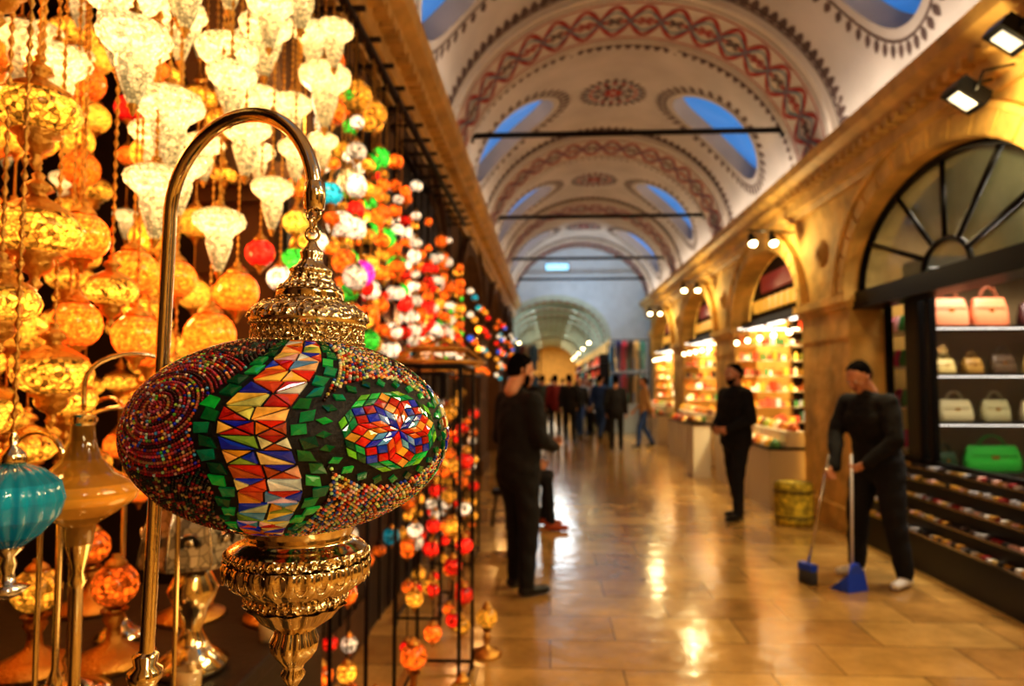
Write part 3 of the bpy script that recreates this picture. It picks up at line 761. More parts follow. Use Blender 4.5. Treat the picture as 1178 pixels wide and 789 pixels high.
mb.lathe([(.06,.42),(.1,.33),(.115,.25),(.11,.24)],8,M['fretshade'],smooth=False); mb.lathe([(.01,.46),(.03,.44),(.065,.425),(.06,.415)],8,M['silver'],smooth=False)
for k in range(8):
    a=2*pi*k/8; mb.tube([(.062*cos(a),.062*sin(a),.42),(.101*cos(a),.101*sin(a),.33),(.116*cos(a),.116*sin(a),.25)],.003,M['silver'],6)
    b=a+pi/8; mb.lathe([(.02,0),(.024,.003),(.02,.006),(.012,.003),(.006,.006),(.001,.006)],14,M['silver'],M=Matrix.Translation((.098*cos(b),.098*sin(b),.30))@Matrix.Rotation(b,4,'Z')@Matrix.Rotation(pi/2+.25,4,'Y'))
mb.obj('octagonal_shade_table_lamp',(-.80,1.52,.9))
for (X,Y,c) in ((-.98,1.85,OR),(-.78,2.0,AM),(-1.15,1.5,AM),(-1.2,1.15,YE_),(-1.3,1.9,OR),(-.74,1.86,OR),(-1.0,1.55,OR)):
    table_lamp('amber_table_lamp',X,Y,.05,c,1.0,.10,.9)
for (X,Y,H) in ((-.88,1.2,.5),(-1.08,1.25,.62),(-1.08,1.7,.55)):
    mb=MB(); mb.lathe([(.001,0),(.06,0),(.062,.01),(.03,.03),(.012,.05),(.008,.09),(.014,.11),(.006,.13),(.006,H)],20,M['goldplain'])
    mb.tube([(0,0,H-.01)]+[(-.05+.05*cos(a),0,H+.05*sin(a)) for a in [pi*i/10 for i in range(11)]]+[(-.1,0,H-.04)],.005,M['goldplain'],8)
    lantern(mb,-.1,0,H-.04-.05*1.65,.05,AM,1.3); mb.obj('brass_swan_neck_table_lamp',(X,Y,.9))
for (X,Y) in ((-.72,1.36),(-.70,1.7)):
    mb=MB(); mb.lathe([(.001,0),(.022,0),(.026,.07),(.024,.07),(.02,.005)],20,pm('tea_glass',sr(220,190,140),.1,alpha=.5)); mb.lathe([(.001,.05),(.021,.05),(.02,.01)],16,pm('tea',sr(150,60,15),.1)); mb.obj('tea_glass',(X,Y,.9))
sg=MB(); sg.box(-.70,-.66,.55,1.30,2.46,2.84,M['blackmat'])
for y in (.65,1.25): sg.tube([(-.68,y,2.84),(-.68,y,3.34)],.006,M['black'],6)
ob=sg.obj('shop_sign')
tc_=bpy.data.curves.new('sign_letters','FONT'); tc_.body='lamba'; tc_.size=.26; tc_.extrude=.006
to=bpy.data.objects.new('sign_letters',tc_); tc_.materials.append(M['goldplain']); to.rotation_euler=(pi/2,0,pi/2); to.location=(-.655,.60,2.56); scene.collection.objects.link(to); to.parent=ob

def goods_shelf(name,x0,x1,y0,y1,levels,pal,face,step=.11,glow=False,body='shopdark',hs=(.07,.17)):
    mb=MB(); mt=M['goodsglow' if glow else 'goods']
    mb.box(x0,x1,y0,y1,levels[0]-.06,levels[0]-.03,M[body])
    for e in (y0,y1-.03,(y0+y1)/2): mb.box(x0,x1,e,e+.03,0,levels[-1]+.35,M[body])
    back=(x1-.02,x1) if face<0 else (x0,x0+.02)
    mb.box(back[0],back[1],y0,y1,0,levels[-1]+.35,M[body])
    for li,z in enumerate(levels):
        mb.box(x0,x1,y0,y1,z-.02,z,M['white' if glow else body])
        y=y0+.05; grp=random.choice(pal)
        while y<y1-.08:
            if random.random()<.3: grp=random.choice(pal)
            c=cs(grp,random.uniform(.4,1.1)); w=random.uniform(.5,.95)*step; h=random.uniform(*hs); xa=random.uniform(.02,.1)
            xm=(x0+xa) if face<0 else (x1-xa)
            k=random.random()
            if k<.4: mb.box(min(xm,xm-face*.12),max(xm,xm-face*.12),y,y+w,z,z+h,mt,c)
            elif k<.75: mb.lathe([(.001,h),(w*.3,h),(w*.3,h*.85),(w*.48,h*.75),(w*.48,0)],8,mt,c,c=(xm-face*.06,y+w/2,z))
            else:
                for q in range(3): mb.sphere((xm-face*.06+random.uniform(-.03,.03),y+w/2+random.uniform(-.02,.02),z+.03+q*.03),.03,mt,c,8,5)
            y+=step*random.uniform(.95,1.25)
    return mb.obj(name)
warmp=[sr(230,130,40),sr(248,190,70),sr(200,60,30),sr(245,220,150),sr(140,150,50),sr(190,100,40),sr(250,235,200),sr(220,90,60),sr(70,120,60),sr(110,60,30),sr(255,240,210),sr(240,170,60),sr(60,34,18),sr(120,50,20)]
for i,yc in enumerate(bays[3:]):
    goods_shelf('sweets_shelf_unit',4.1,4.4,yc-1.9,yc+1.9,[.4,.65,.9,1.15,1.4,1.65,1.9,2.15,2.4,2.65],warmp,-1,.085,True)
    mb=MB()
    for z in (.9,1.15,1.4,1.65,1.9,2.15):
        mb.box(3.05,4.0,yc+1.3,yc+1.48,z-.015,z,M['white'])
        x=3.08
        while x<3.95:
            c=cs(random.choice(warmp),random.uniform(.5,1.2)); h=random.uniform(.06,.16); w=random.uniform(.04,.08)
            if random.random()<.5: mb.box(x,x+w,yc+1.28,yc+1.42,z,z+h,M['goodsglow'],c)
            else: mb.lathe([(.001,h),(w*.25,h),(w*.3,h*.8),(w*.5,h*.7),(w*.5,0)],8,M['goodsglow'],c,c=(x+w/2,yc+1.34,z))
            x+=w+.015
    mb.box(3.05,4.0,yc+1.25,yc+1.28,2.38,2.41,M['led'])
    mb.obj('side_shelf_display')
    mb=MB()
    for k in range(3):
        y0=yc-1.4+k*.95; x0=2.66
        mb.box(x0,3.1,y0,y0+.88,0,.72,M['white']); mb.box(x0-.01,3.12,y0-.01,y0+.89,.72,.75,M['black'])
        for z_,xx in ((.75,0),(.95,.22)):
            if z_>.8: mb.box(x0+.2,3.1,y0,y0+.86,.75,.94,M['white'])
            for a in range(5):
                c=random.choice(warmp); cxh,cyh=x0+.1+xx,y0+.1+a*.17
                mb.lathe([(.001,.1),(.03,.09),(.06,.05),(.08,.0)],10,M['goods'],c,c=(cxh,cyh,z_))
                for q in range(10):
                    an=random.uniform(0,6.28); rr=random.uniform(0,.07); mb.sphere((cxh+rr*cos(an),cyh+rr*sin(an),z_+.02+.08*(1-rr/.08)),.018,M['goods'],cs(c,random.uniform(.7,1.2)),6,4)
    mb.obj('sweets_counter')
    mb=MB(); n=24; vs=[(3.3,yc,2.45)]+[(3.3,yc+1.49*cos(pi*j/n),2.45+.92*sin(pi*j/n)) for j in range(n+1)]
    mb.add(vs,[(0,j+1,j+2) for j in range(n)],M['shopdark'],smooth=False)
    mb.box(3.15,3.3,yc-1.45,yc+1.45,2.4,2.5,M['darkwood'])
    for q in (-.9,0,.9): mb.box(3.2,3.26,yc+q-.3,yc+q+.3,2.37,2.4,M['led'])
    for q in range(9): mb.box(3.22,3.29,yc-1.1+q*.25,yc-.95+q*.25,2.62,2.8,M['goodsglow'],sr(220,160,60))
    mb.box(3.24,3.29,yc-.7,yc+.7,2.9,3.15,M['goodsglow'],sr(120,40,26))
    mb.obj('shop_signboard')
    mb=MB()
    for q in range(5):
        y=yc-1.2+q*.6; mb.tube([(3.0,y,2.36),(3.0,y,2.2)],.005,M['iron'],5); mb.sphere((3.0,y,2.17),.035,M['bulb'],n=10,k=6); mb.lathe([(.01,.09),(.03,.05),(.035,.03)],10,M['iron'],c=(3.0,y,2.17))
    mb.tube([(3.0,yc-1.5,2.36),(3.0,yc+1.5,2.36)],.008,M['iron'],6)
    mb.obj('bulb_string')
coolp=[sr(200,60,40),sr(40,90,150),sr(220,180,90),sr(30,130,130),sr(160,40,110),sr(240,220,190),sr(40,30,60)]
for i,yc in enumerate(bays[3:]):
    goods_shelf('souvenir_shelf_unit',-2.2,-1.9,yc-1.9,yc+1.9,[.45,.85,1.25,1.65,2.05,2.45],coolp+warmp,1,.12,True)
    mb=MB()
    for q in range(6):
        y=yc-1.3+q*.5; z=2.6+random.uniform(-.1,.2); last=z
        while z>1.6:
            globe(mb,-1.0,y,z,.045,random.choice([RD,OR,AM,WH,TE,BL]),1.6,n=10,k=6); last=z; z-=.3
        chain(mb,-1.0,y,last,3.5,M['iron'],.003)
    mb.obj('pendant_lamp_row')
for k in range(4):
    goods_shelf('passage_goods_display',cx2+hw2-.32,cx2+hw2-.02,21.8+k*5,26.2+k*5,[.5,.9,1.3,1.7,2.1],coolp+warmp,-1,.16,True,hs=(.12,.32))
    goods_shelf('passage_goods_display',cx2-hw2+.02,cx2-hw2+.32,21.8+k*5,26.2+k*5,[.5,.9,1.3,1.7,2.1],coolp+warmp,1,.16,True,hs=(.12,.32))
for k in range(5):
    for s_ in (-1,1):
        mb=MB(); y=22.5+k*4; x=cx2+s_*1.15; mb.tube([(x,y,3.6),(x,y,2.9)],.008,M['iron'],6); mb.sphere((x,y,2.84),.05,M['bulb'],n=10,k=6); mb.lathe([(.01,.1),(.06,.05),(.07,.02)],12,M['iron'],c=(x,y,2.84)); mb.obj('passage_pendant_light')

# ---------------------------------------------------------------- right bay 1 : bag shop
yc=5.6
mb=MB()
n=28; xg=3.2
vs=[(xg,yc,2.45)]+[(xg,yc+1.5*cos(pi*j/n),2.45+.93*sin(pi*j/n)) for j in range(n+1)]
mb.add(vs,[(0,j+1,j+2) for j in range(n)],M['fanglass'],smooth=False)
mb.obj('window_20')
mb=MB()
mb.tube([(xg-.03,yc+1.47*cos(pi*j/n),2.45+.9*sin(pi*j/n)) for j in range(n+1)],.035,M['black'],6)
mb.tube([(xg-.03,yc+.33*cos(pi*j/n),2.45+.24*sin(pi*j/n)) for j in range(n+1)],.025,M['black'],6)
for j in range(1,6):
    a=pi*j/6; mb.tube([(xg-.03,yc+.33*cos(a),2.45+.24*sin(a)),(xg-.03,yc+1.48*cos(a),2.45+.91*sin(a))],.022,M['black'],6)
mb.box(3.08,3.36,yc-1.5,yc+1.5,2.28,2.45,M['black'])
for y in (yc-1.47,yc+.68,yc+.86,yc+1.45): mb.box(3.38,3.44,y-.025,y+.025,0,2.3,M['black'])
mb.box(3.38,3.44,yc-1.5,yc+1.5,.80,.84,M['black'])
mb.obj('fanlight_shopfront_frame')
mb=MB(); mb.add([(3.41,yc-1.48,.84),(3.41,yc+1.48,.84),(3.41,yc+1.48,2.28),(3.41,yc-1.48,2.28)],[(0,1,2,3)],M['glass'],smooth=False); mb.obj('window_21')
mb=MB()
prof_=[(3.02,0),(3.02,.3),(3.09,.3),(3.09,.42),(3.16,.42),(3.16,.55),(3.23,.55),(3.23,.68),(3.3,.68),(3.3,.78),(3.37,.78),(3.37,0)]
prism(mb,prof_,yc-1.45,yc+1.45,M['blackmat'])
for (x,z) in ((3.02,.3),(3.09,.42),(3.16,.55),(3.23,.68),(3.3,.78)):
    mb.box(x-.006,x+.003,yc-1.45,yc+1.45,z-.012,z+.004,M['silver'])
    y=yc-1.42
    while y<yc+1.4:
        k=random.random(); c=random.choice([sr(200,165,90),sr(230,225,220),sr(150,30,30),sr(200,150,60),sr(60,40,34),sr(180,180,190),sr(24,22,22),sr(235,190,180)])
        if k<.5: mb.lathe([(.024,0),(.029,.008),(.024,.016),(.016,.008),(.024,0)],10,M['goods'],c,c=(x+.038,y+.03,z+.003))
        else: mb.box(x+.012,x+.06,y,y+.045,z,z+random.uniform(.015,.03),M['goods'],c)
        y+=.06
mb.obj('stepped_jewellery_display')
mb=MB(); SY=6.42
for z in (.72,1.18,1.62,2.06): mb.box(3.46,4.95,SY,SY+.36,z-.025,z,M['blackmat'])
mb.box(3.46,4.95,SY+.36,SY+.4,0,2.7,pm('shelf_back_panel',sr(120,100,70),.6))
for x in (3.46,4.95): mb.box(x-.02,x+.02,SY,SY+.38,0,2.7,M['blackmat'])
for z in (1.155,1.595,2.035,2.6): mb.box(3.5,4.9,SY+.01,SY+.03,z-.007,z,M['led'])
mb.box(3.46,4.95,SY,SY+.38,2.6,2.7,M['blackmat'])
mb.obj('handbag_shelf')
light('AREA',(4.2,SY-.35,2.9),45,(1,.9,.75),.3,(math.radians(-25),0,0),1.0,'bag_shelf_light')
def bag(X,Y,Z,w,h,d,col,name='handbag'):
    mb=MB()
    sec=[(0,.94,.9),(.04,1,1),(.5,.97,.85),(.85,.88,.55),(.97,.82,.35),(1,.78,.2)]
    vs=[];fs=[];K=20
    for zz,a,b in sec:
        for j in range(K):
            t=2*pi*j/K; cxx=abs(cos(t))**.35*(1 if cos(t)>0 else -1); cyy=abs(sin(t))**.5*(1 if sin(t)>0 else -1)
            vs.append((cxx*a*w/2,cyy*b*d/2,zz*h))
    for i in range(len(sec)-1):
        for j in range(K): fs.append((i*K+j,i*K+(j+1)%K,(i+1)*K+(j+1)%K,(i+1)*K+j))
    fs.append(tuple(range(K))[::-1]); fs.append(tuple(range(5*K,6*K)))
    mb.add(vs,fs,M['goods'],col)
    for e in (-1,1):
        mb.tube([(-w*.22+0,e*d*.14,h*.9)]+[(w*.22*-cos(a),e*d*.14,h*.95+h*.42*sin(a)) for a in [pi*i/12 for i in range(13)]]+[(w*.22,e*d*.14,h*.9)],.006,M['goods'],6,cs(col,.6))
    mb.box(-w*.06,w*.06,-d*.46,-d*.4,h*.5,h*.62,M['gold']); mb.box(-w*.42,w*.42,-d*.46,-d*.43,h*.62,h*.66,M['goods'],cs(col,.7))
    return mb.obj(name,(X,Y,Z))
BY=SY+.17
bags=[(3.74,2.06,.34,.27,sr(240,150,110)),(4.1,2.06,.34,.27,sr(225,130,90)),(4.5,2.06,.26,.22,sr(60,20,20)),(3.68,1.62,.18,.14,sr(225,200,130)),(3.93,1.62,.18,.15,sr(170,130,60)),(4.2,1.62,.22,.18,sr(90,70,50)),(4.55,1.62,.3,.19,sr(240,205,120)),
(3.76,1.18,.32,.2,sr(215,205,160)),(4.12,1.18,.26,.2,sr(190,185,140)),(4.5,1.18,.3,.2,sr(236,222,180)),(3.66,.72,.2,.18,sr(30,70,40)),(4.08,.72,.52,.24,sr(50,200,70)),(4.6,.72,.26,.18,sr(220,200,180))]
for (x,z,w,h,c) in bags: bag(x,BY,z,w,h,.13,c)
mb=MB()
for z in (.5,.95,1.4,1.85):
    mb.box(4.75,4.99,4.0,6.3,z-.02,z,M['white'])
    for k in range(12):
        c=random.choice([sr(230,60,150),sr(240,220,190),sr(60,120,150),sr(200,170,110),sr(150,40,40)]); y=4.1+k*.18; mb.lathe([(.06,0),(.07,.05),(.05,.15),(.02,.17)],10,M['goods'],c,c=(4.86,y,z))
mb.obj('accessory_shelf')
mb=MB()
for z in (.9,1.3,1.7,2.05):
    mb.box(3.5,3.75,6.9,7.6,z-.02,z,M['white'])
    for k in range(5): mb.lathe([(.05,0),(.06,.05),(.04,.15),(.02,.17)],10,M['goods'],random.choice([sr(230,60,150),sr(240,180,190),sr(60,150,80)]),c=(3.6,6.98+k*.13,z))
mb.obj('scarf_shelf')
mb=MB(); mb.lathe([(.001,.46),(.17,.46),(.2,.44),(.205,.4),(.2,.36),(.205,.24),(.2,.1),(.205,.05),(.19,.01),(.001,0)],32,pm('patterned_pouf_fabric',sr(228,204,64),.8,crackle=.5,ckscale=16)); mb.lathe([(.203,.37),(.21,.36),(.203,.35)],32,M['darkwood']); mb.lathe([(.203,.1),(.21,.09),(.203,.08)],32,M['darkwood']); mb.obj('upholstered_pouf',(2.66,7.7,0))
mb=MB(); mb.box(2.33,2.6,11.3,11.9,0,.85,M['white']); mb.box(2.31,2.62,11.28,11.92,.85,.89,M['black'])
for i in range(12): mb.sphere((2.37+random.random()*.18,11.35+random.random()*.5,.93),.045,M['goods'],random.choice(warmp),8,6)
mb.obj('display_counter')
for (X,Y,Z) in ((2.66,4.42,3.36),(2.75,4.12,3.60)):
    mb=MB(); Mx=Matrix.Rotation(math.radians(35),4,'Y')
    mb.box(-.11,.11,-.09,.09,-.03,.04,M['black'],M=Mx); mb.box(-.07,.07,-.055,.055,-.036,-.03,M['flood'],M=Mx)
    for k in range(6): mb.box(-.1,.1,-.085+k*.03,-.078+k*.03,.04,.07,M['black'],M=Mx)
    mb.tube([(0,-.11,0),(.05,-.11,.12),(.24,-.11,.16)],.01,M['black'],6); mb.tube([(0,.11,0),(.05,.11,.12),(.24,.11,.16)],.01,M['black'],6)
    mb.obj('floodlight',(X,Y,Z))
for yr in ribs[2:]:
    mb=MB(); mb.tube([(3.02,0,3.38),(2.45,0,3.42)],.012,M['black'],6)
    for x in (2.5,2.75):
        Mx=Matrix.Translation((x,-.02,3.3))@Matrix.Rotation(-.6,4,'X')
        mb.lathe([(.01,.1),(.035,.08),(.045,.0),(.06,-.08),(.055,-.08)],16,M['black'],M=Mx); mb.lathe([(.05,-.07),(.04,-.09),(.001,-.1)],16,M['bulb'],M=Mx); mb.tube([(x,0,3.42),(x,0,3.37)],.008,M['black'],6)
    mb.obj('track_spotlight',(0,yr+.75,0))
mb=MB(); mb.box(-.1,.5,16.85,16.92,4.3,4.5,M['black']); M['cyan']=pm('lit_sign_face',(.4,.8,1),es=1.6,em=(.3,.7,1),sample=False)
mb.box(-.08,.48,16.84,16.85,4.32,4.48,M['cyan'])
for x in (0,.4): mb.tube([(x,16.9,4.5),(x,16.9,4.58)],.006,M['black'],6)
mb.obj('hanging_lit_sign')
def rack(X,Y,n_,cols,zs=(1.75,2.6)):
    mb=MB(); x1=X+.15*n_+.15
    for zt_ in zs:
        mb.tube([(X,Y,zt_),(x1,Y,zt_)],.012,M['iron'],6)
        for k in range(n_):
            x=X+.12+k*.15; sh=[(-.06,0),(.06,0),(.2,-.07),(.26,-.42),(.2,-.44),(.16,-.2),(.15,-.72),(-.15,-.72),(-.16,-.2),(-.2,-.44),(-.26,-.42),(-.2,-.07)]
            vs=[(x+a*.4,Y+a*.9,zt_-.02+b) for a,b in sh]+[(x+a*.4+.03,Y+a*.9,zt_-.02+b) for a,b in sh]; n=12
            mb.add(vs,[tuple(range(n)),tuple(range(n,2*n))[::-1]]+[(i,(i+1)%n,n+(i+1)%n,n+i) for i in range(n)],M['goods'],cols[k%len(cols)],smooth=False)
    for x in (X,x1): mb.tube([(x,Y,0),(x,Y,zs[-1])],.015,M['iron'],6)
    mb.obj('clothing_rack')
rack(1.6,17.2,5,[sr(30,60,170),sr(200,60,130),sr(30,30,40),sr(220,200,160),sr(40,140,180)])
rack(1.65,19.5,5,[sr(60,110,170),sr(210,200,180),sr(150,30,70),sr(30,130,140)])
rack(-1.0,19.0,4,[sr(40,80,110),sr(120,40,40),sr(190,170,140)])

# ---------------------------------------------------------------- people
def tcap(p0,p1,r0,r1,lat=(0,1,0),flat=1.0,n=14):
    p0,p1=Vector(p0),Vector(p1); d=p1-p0
    d=d.normalized() if d.length>1e-5 else Vector((0,0,1))
    u=Vector(lat); u=u-d*u.dot(d)
    if u.length<.1: u=Vector((1,0,0))-d*d.x
    u.normalize(); w=d.cross(u); vs=[];fs=[];rings=[]
    for a in (-70,-45,-20,0): rings.append((p0+d*r0*sin(math.radians(a))*min(flat*1.2,1),r0*cos(math.radians(a))))
    for a in (0,20,45,70): rings.append((p1+d*r1*sin(math.radians(a))*min(flat*1.2,1),r1*cos(math.radians(a))))
    for c,r in rings:
        for j in range(n):
            t=2*pi*j/n; vs.append(c+u*r*cos(t)+w*r*flat*sin(t))
    for i in range(len(rings)-1):
        for j in range(n): fs.append((i*n+j,i*n+(j+1)%n,(i+1)*n+(j+1)%n,(i+1)*n+j))
    fs.append(tuple(range(n))[::-1]); k=len(rings)-1; fs.append(tuple(range(k*n,(k+1)*n)))
    return vs,fs
def remesh(parts,vox,sm):
    vs=[];fs=[]
    for p in parts:
        v,f_=tcap(*p[:6]); o=len(vs); vs+=v; fs+=[tuple(a+o for a in q) for q in f_]
    me=bpy.data.meshes.new('t'); me.from_pydata(vs,[],fs); ob=bpy.data.objects.new('t',me); scene.collection.objects.link(ob)
    m=ob.modifiers.new('r','REMESH'); m.mode='VOXEL'; m.voxel_size=vox
    s=ob.modifiers.new('s','SMOOTH'); s.factor=.5; s.iterations=sm
    dg=bpy.context.evaluated_depsgraph_get(); ev=ob.evaluated_get(dg); m2=ev.to_mesh()
    V=np.empty(len(m2.vertices)*3); m2.vertices.foreach_get('co',V); V=V.reshape(-1,3)
    F=[tuple(p.vertices) for p in m2.polygons]
    ev.to_mesh_clear(); bpy.data.objects.remove(ob)
    C=np.array([V[list(f_)].mean(0) for f_ in F])
    best=np.full(len(F),1e9); lab=np.zeros(len(F),int)
    for i,p in enumerate(parts):
        a,b=np.array(p[0],float),np.array(p[1],float); ab=b-a; L=max((ab@ab),1e-9)
        t=np.clip(((C-a)@ab)/L,0,1); q=a+t[:,None]*ab; r=p[2]+(p[3]-p[2])*t
        dv=C-q; lat=np.array(p[4],float)
        axis=ab/math.sqrt(L) if L>1e-8 else np.array([0,0,1.]); lat=lat-axis*(lat@axis); ln=np.linalg.norm(lat)
        if ln>.1 and p[5]!=1:
            lat/=ln; w=np.cross(axis,lat); dw=dv@w; dv=dv+np.outer(dw*(1/p[5]-1),w)
        dd=np.linalg.norm(dv,axis=1)-r
        k=dd<best; best[k]=dd[k]; lab[k]=i
    return V,F,lab
SK=pm('skin',sr(205,150,118),.5,noise=.08,nscale=20); HR=pm('dark_hair',sr(14,10,8),.95)
HR.node_tree.nodes['Principled BSDF'].inputs['Specular IOR Level'].default_value=.1
BK=pm('black_cloth',sr(16,16,18),.85,noise=.3,nscale=10,bump=.6,bscale=12,bdist=.03); BK2=pm('black_trousers',sr(18,18,21),.85,bump=.6,bscale=9,bdist=.03)
WSH=pm('white_shoe',sr(230,228,222),.5); BSH=pm('black_shoe',sr(20,18,18),.4); BRS=pm('brown_shoe',sr(170,80,40),.5)
EYW=pm('eye_white',sr(230,225,220),.3); LIP=pm('lips',sr(150,80,70),.5)
def hand(P,wr,d,nrm,curl,thumb,mat):
    wr=Vector(wr); d=Vector(d).normalized(); nr=Vector(nrm); nr=(nr-d*nr.dot(d)).normalized(); la=d.cross(nr)
    pe=wr+d*.085
    P.append((wr-d*.03,wr,.026,.026,la,.8,mat))
    P.append((wr+d*.012,pe-d*.012,.030,.038,la,.38,mat))
    for k,(o,l) in enumerate(((-.03,.066),(-.01,.076),(.011,.07),(.03,.054))):
        p=pe+la*o-d*.008; a=curl*.7; dd=d
        for s_,(f1,rr) in enumerate(((.42,.0088),(.32,.0082),(.26,.0074))):
            dd=(d*cos(a)+nr*sin(a)); q=p+dd*l*f1*1.1
            P.append((p,q,rr,rr*.93,la,1,mat)); p=q; a+=curl
    tb=wr+d*.025+la*thumb*.026; t1=tb+(d*.55+la*thumb*.7+nr*.45).normalized()*.036; t2=t1+(d*.8+nr*.6*(1+curl)-la*thumb*.1*curl).normalized()*.032
    P.append((tb,t1,.012,.0105,la,1,mat)); P.append((t1,t2,.0105,.0085,la,1,mat))
def person(name,loc,yaw,J,top=BK,leg=BK2,shoe=BSH,hair=HR,beard=False,hd=(0,0),hi=True,hands=(.35,.35),handdir=None,baggy=1.0,hood=False,sc=1.0,tb=1.0):
    D=dict(pelvis=(0,0,.93),waist=(0,0,1.08),chest=(.01,0,1.27),neck=(0,0,1.46),head=(.025,0,1.625),
      shL=(0,.175,1.405),shR=(0,-.175,1.405),elL=(-.03,.235,1.12),elR=(-.03,-.235,1.12),wrL=(.06,.235,.88),wrR=(.06,-.235,.88),
      hpL=(0,.09,.9),hpR=(0,-.09,.9),knL=(.02,.105,.49),knR=(.02,-.105,.49),anL=(-.01,.11,.09),anR=(-.01,-.11,.09),toL=(.15,.135,.035),toR=(.15,-.135,.035))
    D.update(J); V_={k:Vector(v) for k,v in D.items()}
    lat=(V_['shL']-V_['shR']).normalized(); P=[]
    P+=[(V_['pelvis'],V_['pelvis']+Vector((0,0,-.04)),.165,.155,lat,.72,leg),(V_['waist'],V_['pelvis']+Vector((0,0,-.02)),.166*tb,.180*tb,lat,.74,top),(V_['chest'],V_['waist'],.188*tb,.172*tb,lat,.70,top),
        (V_['chest']+Vector((0,0,.06)),V_['chest'],.172*tb,.188*tb,lat,.68,top),(V_['shL'],V_['shR'],.065*tb,.065*tb,lat,1,top),
        (V_['neck']-Vector((0,0,.05)),V_['neck'],.085,.064,lat,.9,top)]
    for s_ in 'LR':
        P+=[(V_['sh'+s_],V_['el'+s_],.068*tb,.056*tb,lat,1,top),(V_['el'+s_],V_['wr'+s_],.056*tb,.038*tb,lat,1,top),
            (V_['hp'+s_],V_['kn'+s_],.093*baggy,.068*baggy,lat,1,leg),(V_['kn'+s_],V_['an'+s_]+Vector((0,0,.02)),.066*baggy,.052*baggy,lat,1,leg),
            (V_['an'+s_]+Vector((-.02,0,-.04)),V_['an'+s_]+Vector((0,0,-.0)),.042,.04,lat,1,shoe),(V_['an'+s_]+Vector((-.03,0,-.045)),V_['to'+s_],.042,.036,lat,.9,shoe)]
    if hood: P+=[(V_['neck']+Vector((-.05,.05,-.0)),V_['neck']+Vector((-.05,-.05,-.0)),.06,.06,lat,.8,top)]
    mb=MB(); Vv,F,lab=remesh(P,.013 if hi else .022,4 if hi else 2)
    zz=Vv[:,2]; ph=np.sin(zz*38+Vv[:,0]*21+np.sin(Vv[:,1]*17)*2)*np.sin(Vv[:,1]*13+zz*9+1)
    rad=Vv.copy(); rad[:,2]=0; rn=np.linalg.norm(rad,axis=1,keepdims=True)+1e-6
    Vv=Vv+rad/rn*(ph*.006)[:,None]*((zz>.15)&(zz<1.4))[:,None]
    Vv[:,2]=np.maximum(Vv[:,2],0)
    def put(Vv,F,lab,P,M4=None):
        o=mb.n; vs=[tuple(v) for v in Vv]
        if M4 is not None: vs=[tuple(M4@Vector(v)) for v in vs]
        mb.v.extend(vs); mb.n+=len(vs)
        for f_,l in zip(F,lab): mb.f.append(tuple(a+o for a in f_)); mb.m.append(mb.mi(P[l][6])); mb.c.append((1,1,1)); mb.sm.append(True)
    put(Vv,F,lab,P)
    y=(0,1,0)
    H=[((-.03,0,.025),(.015,0,.03),.076,.070,y,1.25,SK),
        ((.02,0,-.01),(.03,0,-.062),.062,.040,y,.95,SK),
        ((.055,0,-.088),(.04,0,-.08),.022,.03,y,1,SK),
        ((.088,0,.012),(.104,0,-.022),.008,.0125,y,1,SK),
        ((.096,.010,-.027),(.096,-.010,-.027),.008,.008,y,1,SK),
        ((.078,.038,.026),(.078,-.038,.026),.012,.012,y,1,SK),
        ((.062,.036,-.02),(.05,.05,-.03),.016,.016,y,1,SK),((.062,-.036,-.02),(.05,-.05,-.03),.016,.016,y,1,SK),
        ((.083,.018,-.052),(.083,-.018,-.052),.0075,.0075,y,1,LIP),((.081,.015,-.061),(.081,-.015,-.061),.0078,.0078,y,1,LIP),
        ((-.005,.077,.005),(-.012,.082,-.025),.014,.009,(1,0,0),.6,SK),((-.005,-.077,.005),(-.012,-.082,-.025),.014,.009,(1,0,0),.6,SK),
        ((-.03,0,-.05),(-.05,0,-.16),.052,.056,y,1,SK),
        ((-.035,0,.045),(-.005,0,.056),.080,.070,y,1.12,hair),((-.058,0,.0),(-.048,0,.03),.070,.077,y,1.0,hair),
        ((.022,.02,.088),(.028,-.02,.088),.03,.03,y,1,hair),((-.02,.066,.02),(-.02,.068,-.01),.014,.01,(1,0,0),1,hair),((-.02,-.066,.02),(-.02,-.068,-.01),.014,.01,(1,0,0),1,hair)]
    if beard: H+=[((.052,0,-.09),(.05,0,-.075),.031,.036,y,1.1,hair),((.03,.052,-.04),(.05,.03,-.08),.018,.024,y,1,hair),((.03,-.052,-.04),(.05,-.03,-.08),.018,.024,y,1,hair),((.088,.016,-.043),(.088,-.016,-.043),.006,.006,y,1,hair)]
    Hv,Hf,Hl=remesh(H,.0055 if hi else .012,2)
    M4=Matrix.Translation(V_['head'])@Matrix.Rotation(hd[1],4,'Z')@Matrix.Rotation(hd[0],4,'Y')
    put(Hv,Hf,Hl,H,M4)
    if hi:
        for e in (-1,1):
            mb.sphere(tuple(M4@Vector((.076,e*.031,.008))),.0125,EYW,n=10,k=8); mb.sphere(tuple(M4@Vector((.0845,e*.031,.008))),.006,HR,n=8,k=6)
    HP=[]
    hdv=handdir or {}
    for s_,cu in zip('LR',hands):
        e=1 if s_=='L' else -1
        d,nr=hdv.get(s_,(V_['wr'+s_]-V_['el'+s_],(.2,-e,0)))
        hand(HP,V_['wr'+s_]+Vector(d).normalized()*.015,d,nr,cu,-1 if s_=='R' else 1,SK)
    Av,Af,Al=remesh(HP,.0045 if hi else .008,1); put(Av,Af,Al,HP)
    o=mb.obj(name,loc); o.rotation_euler=(0,0,yaw); o.scale=(sc,)*3; return o
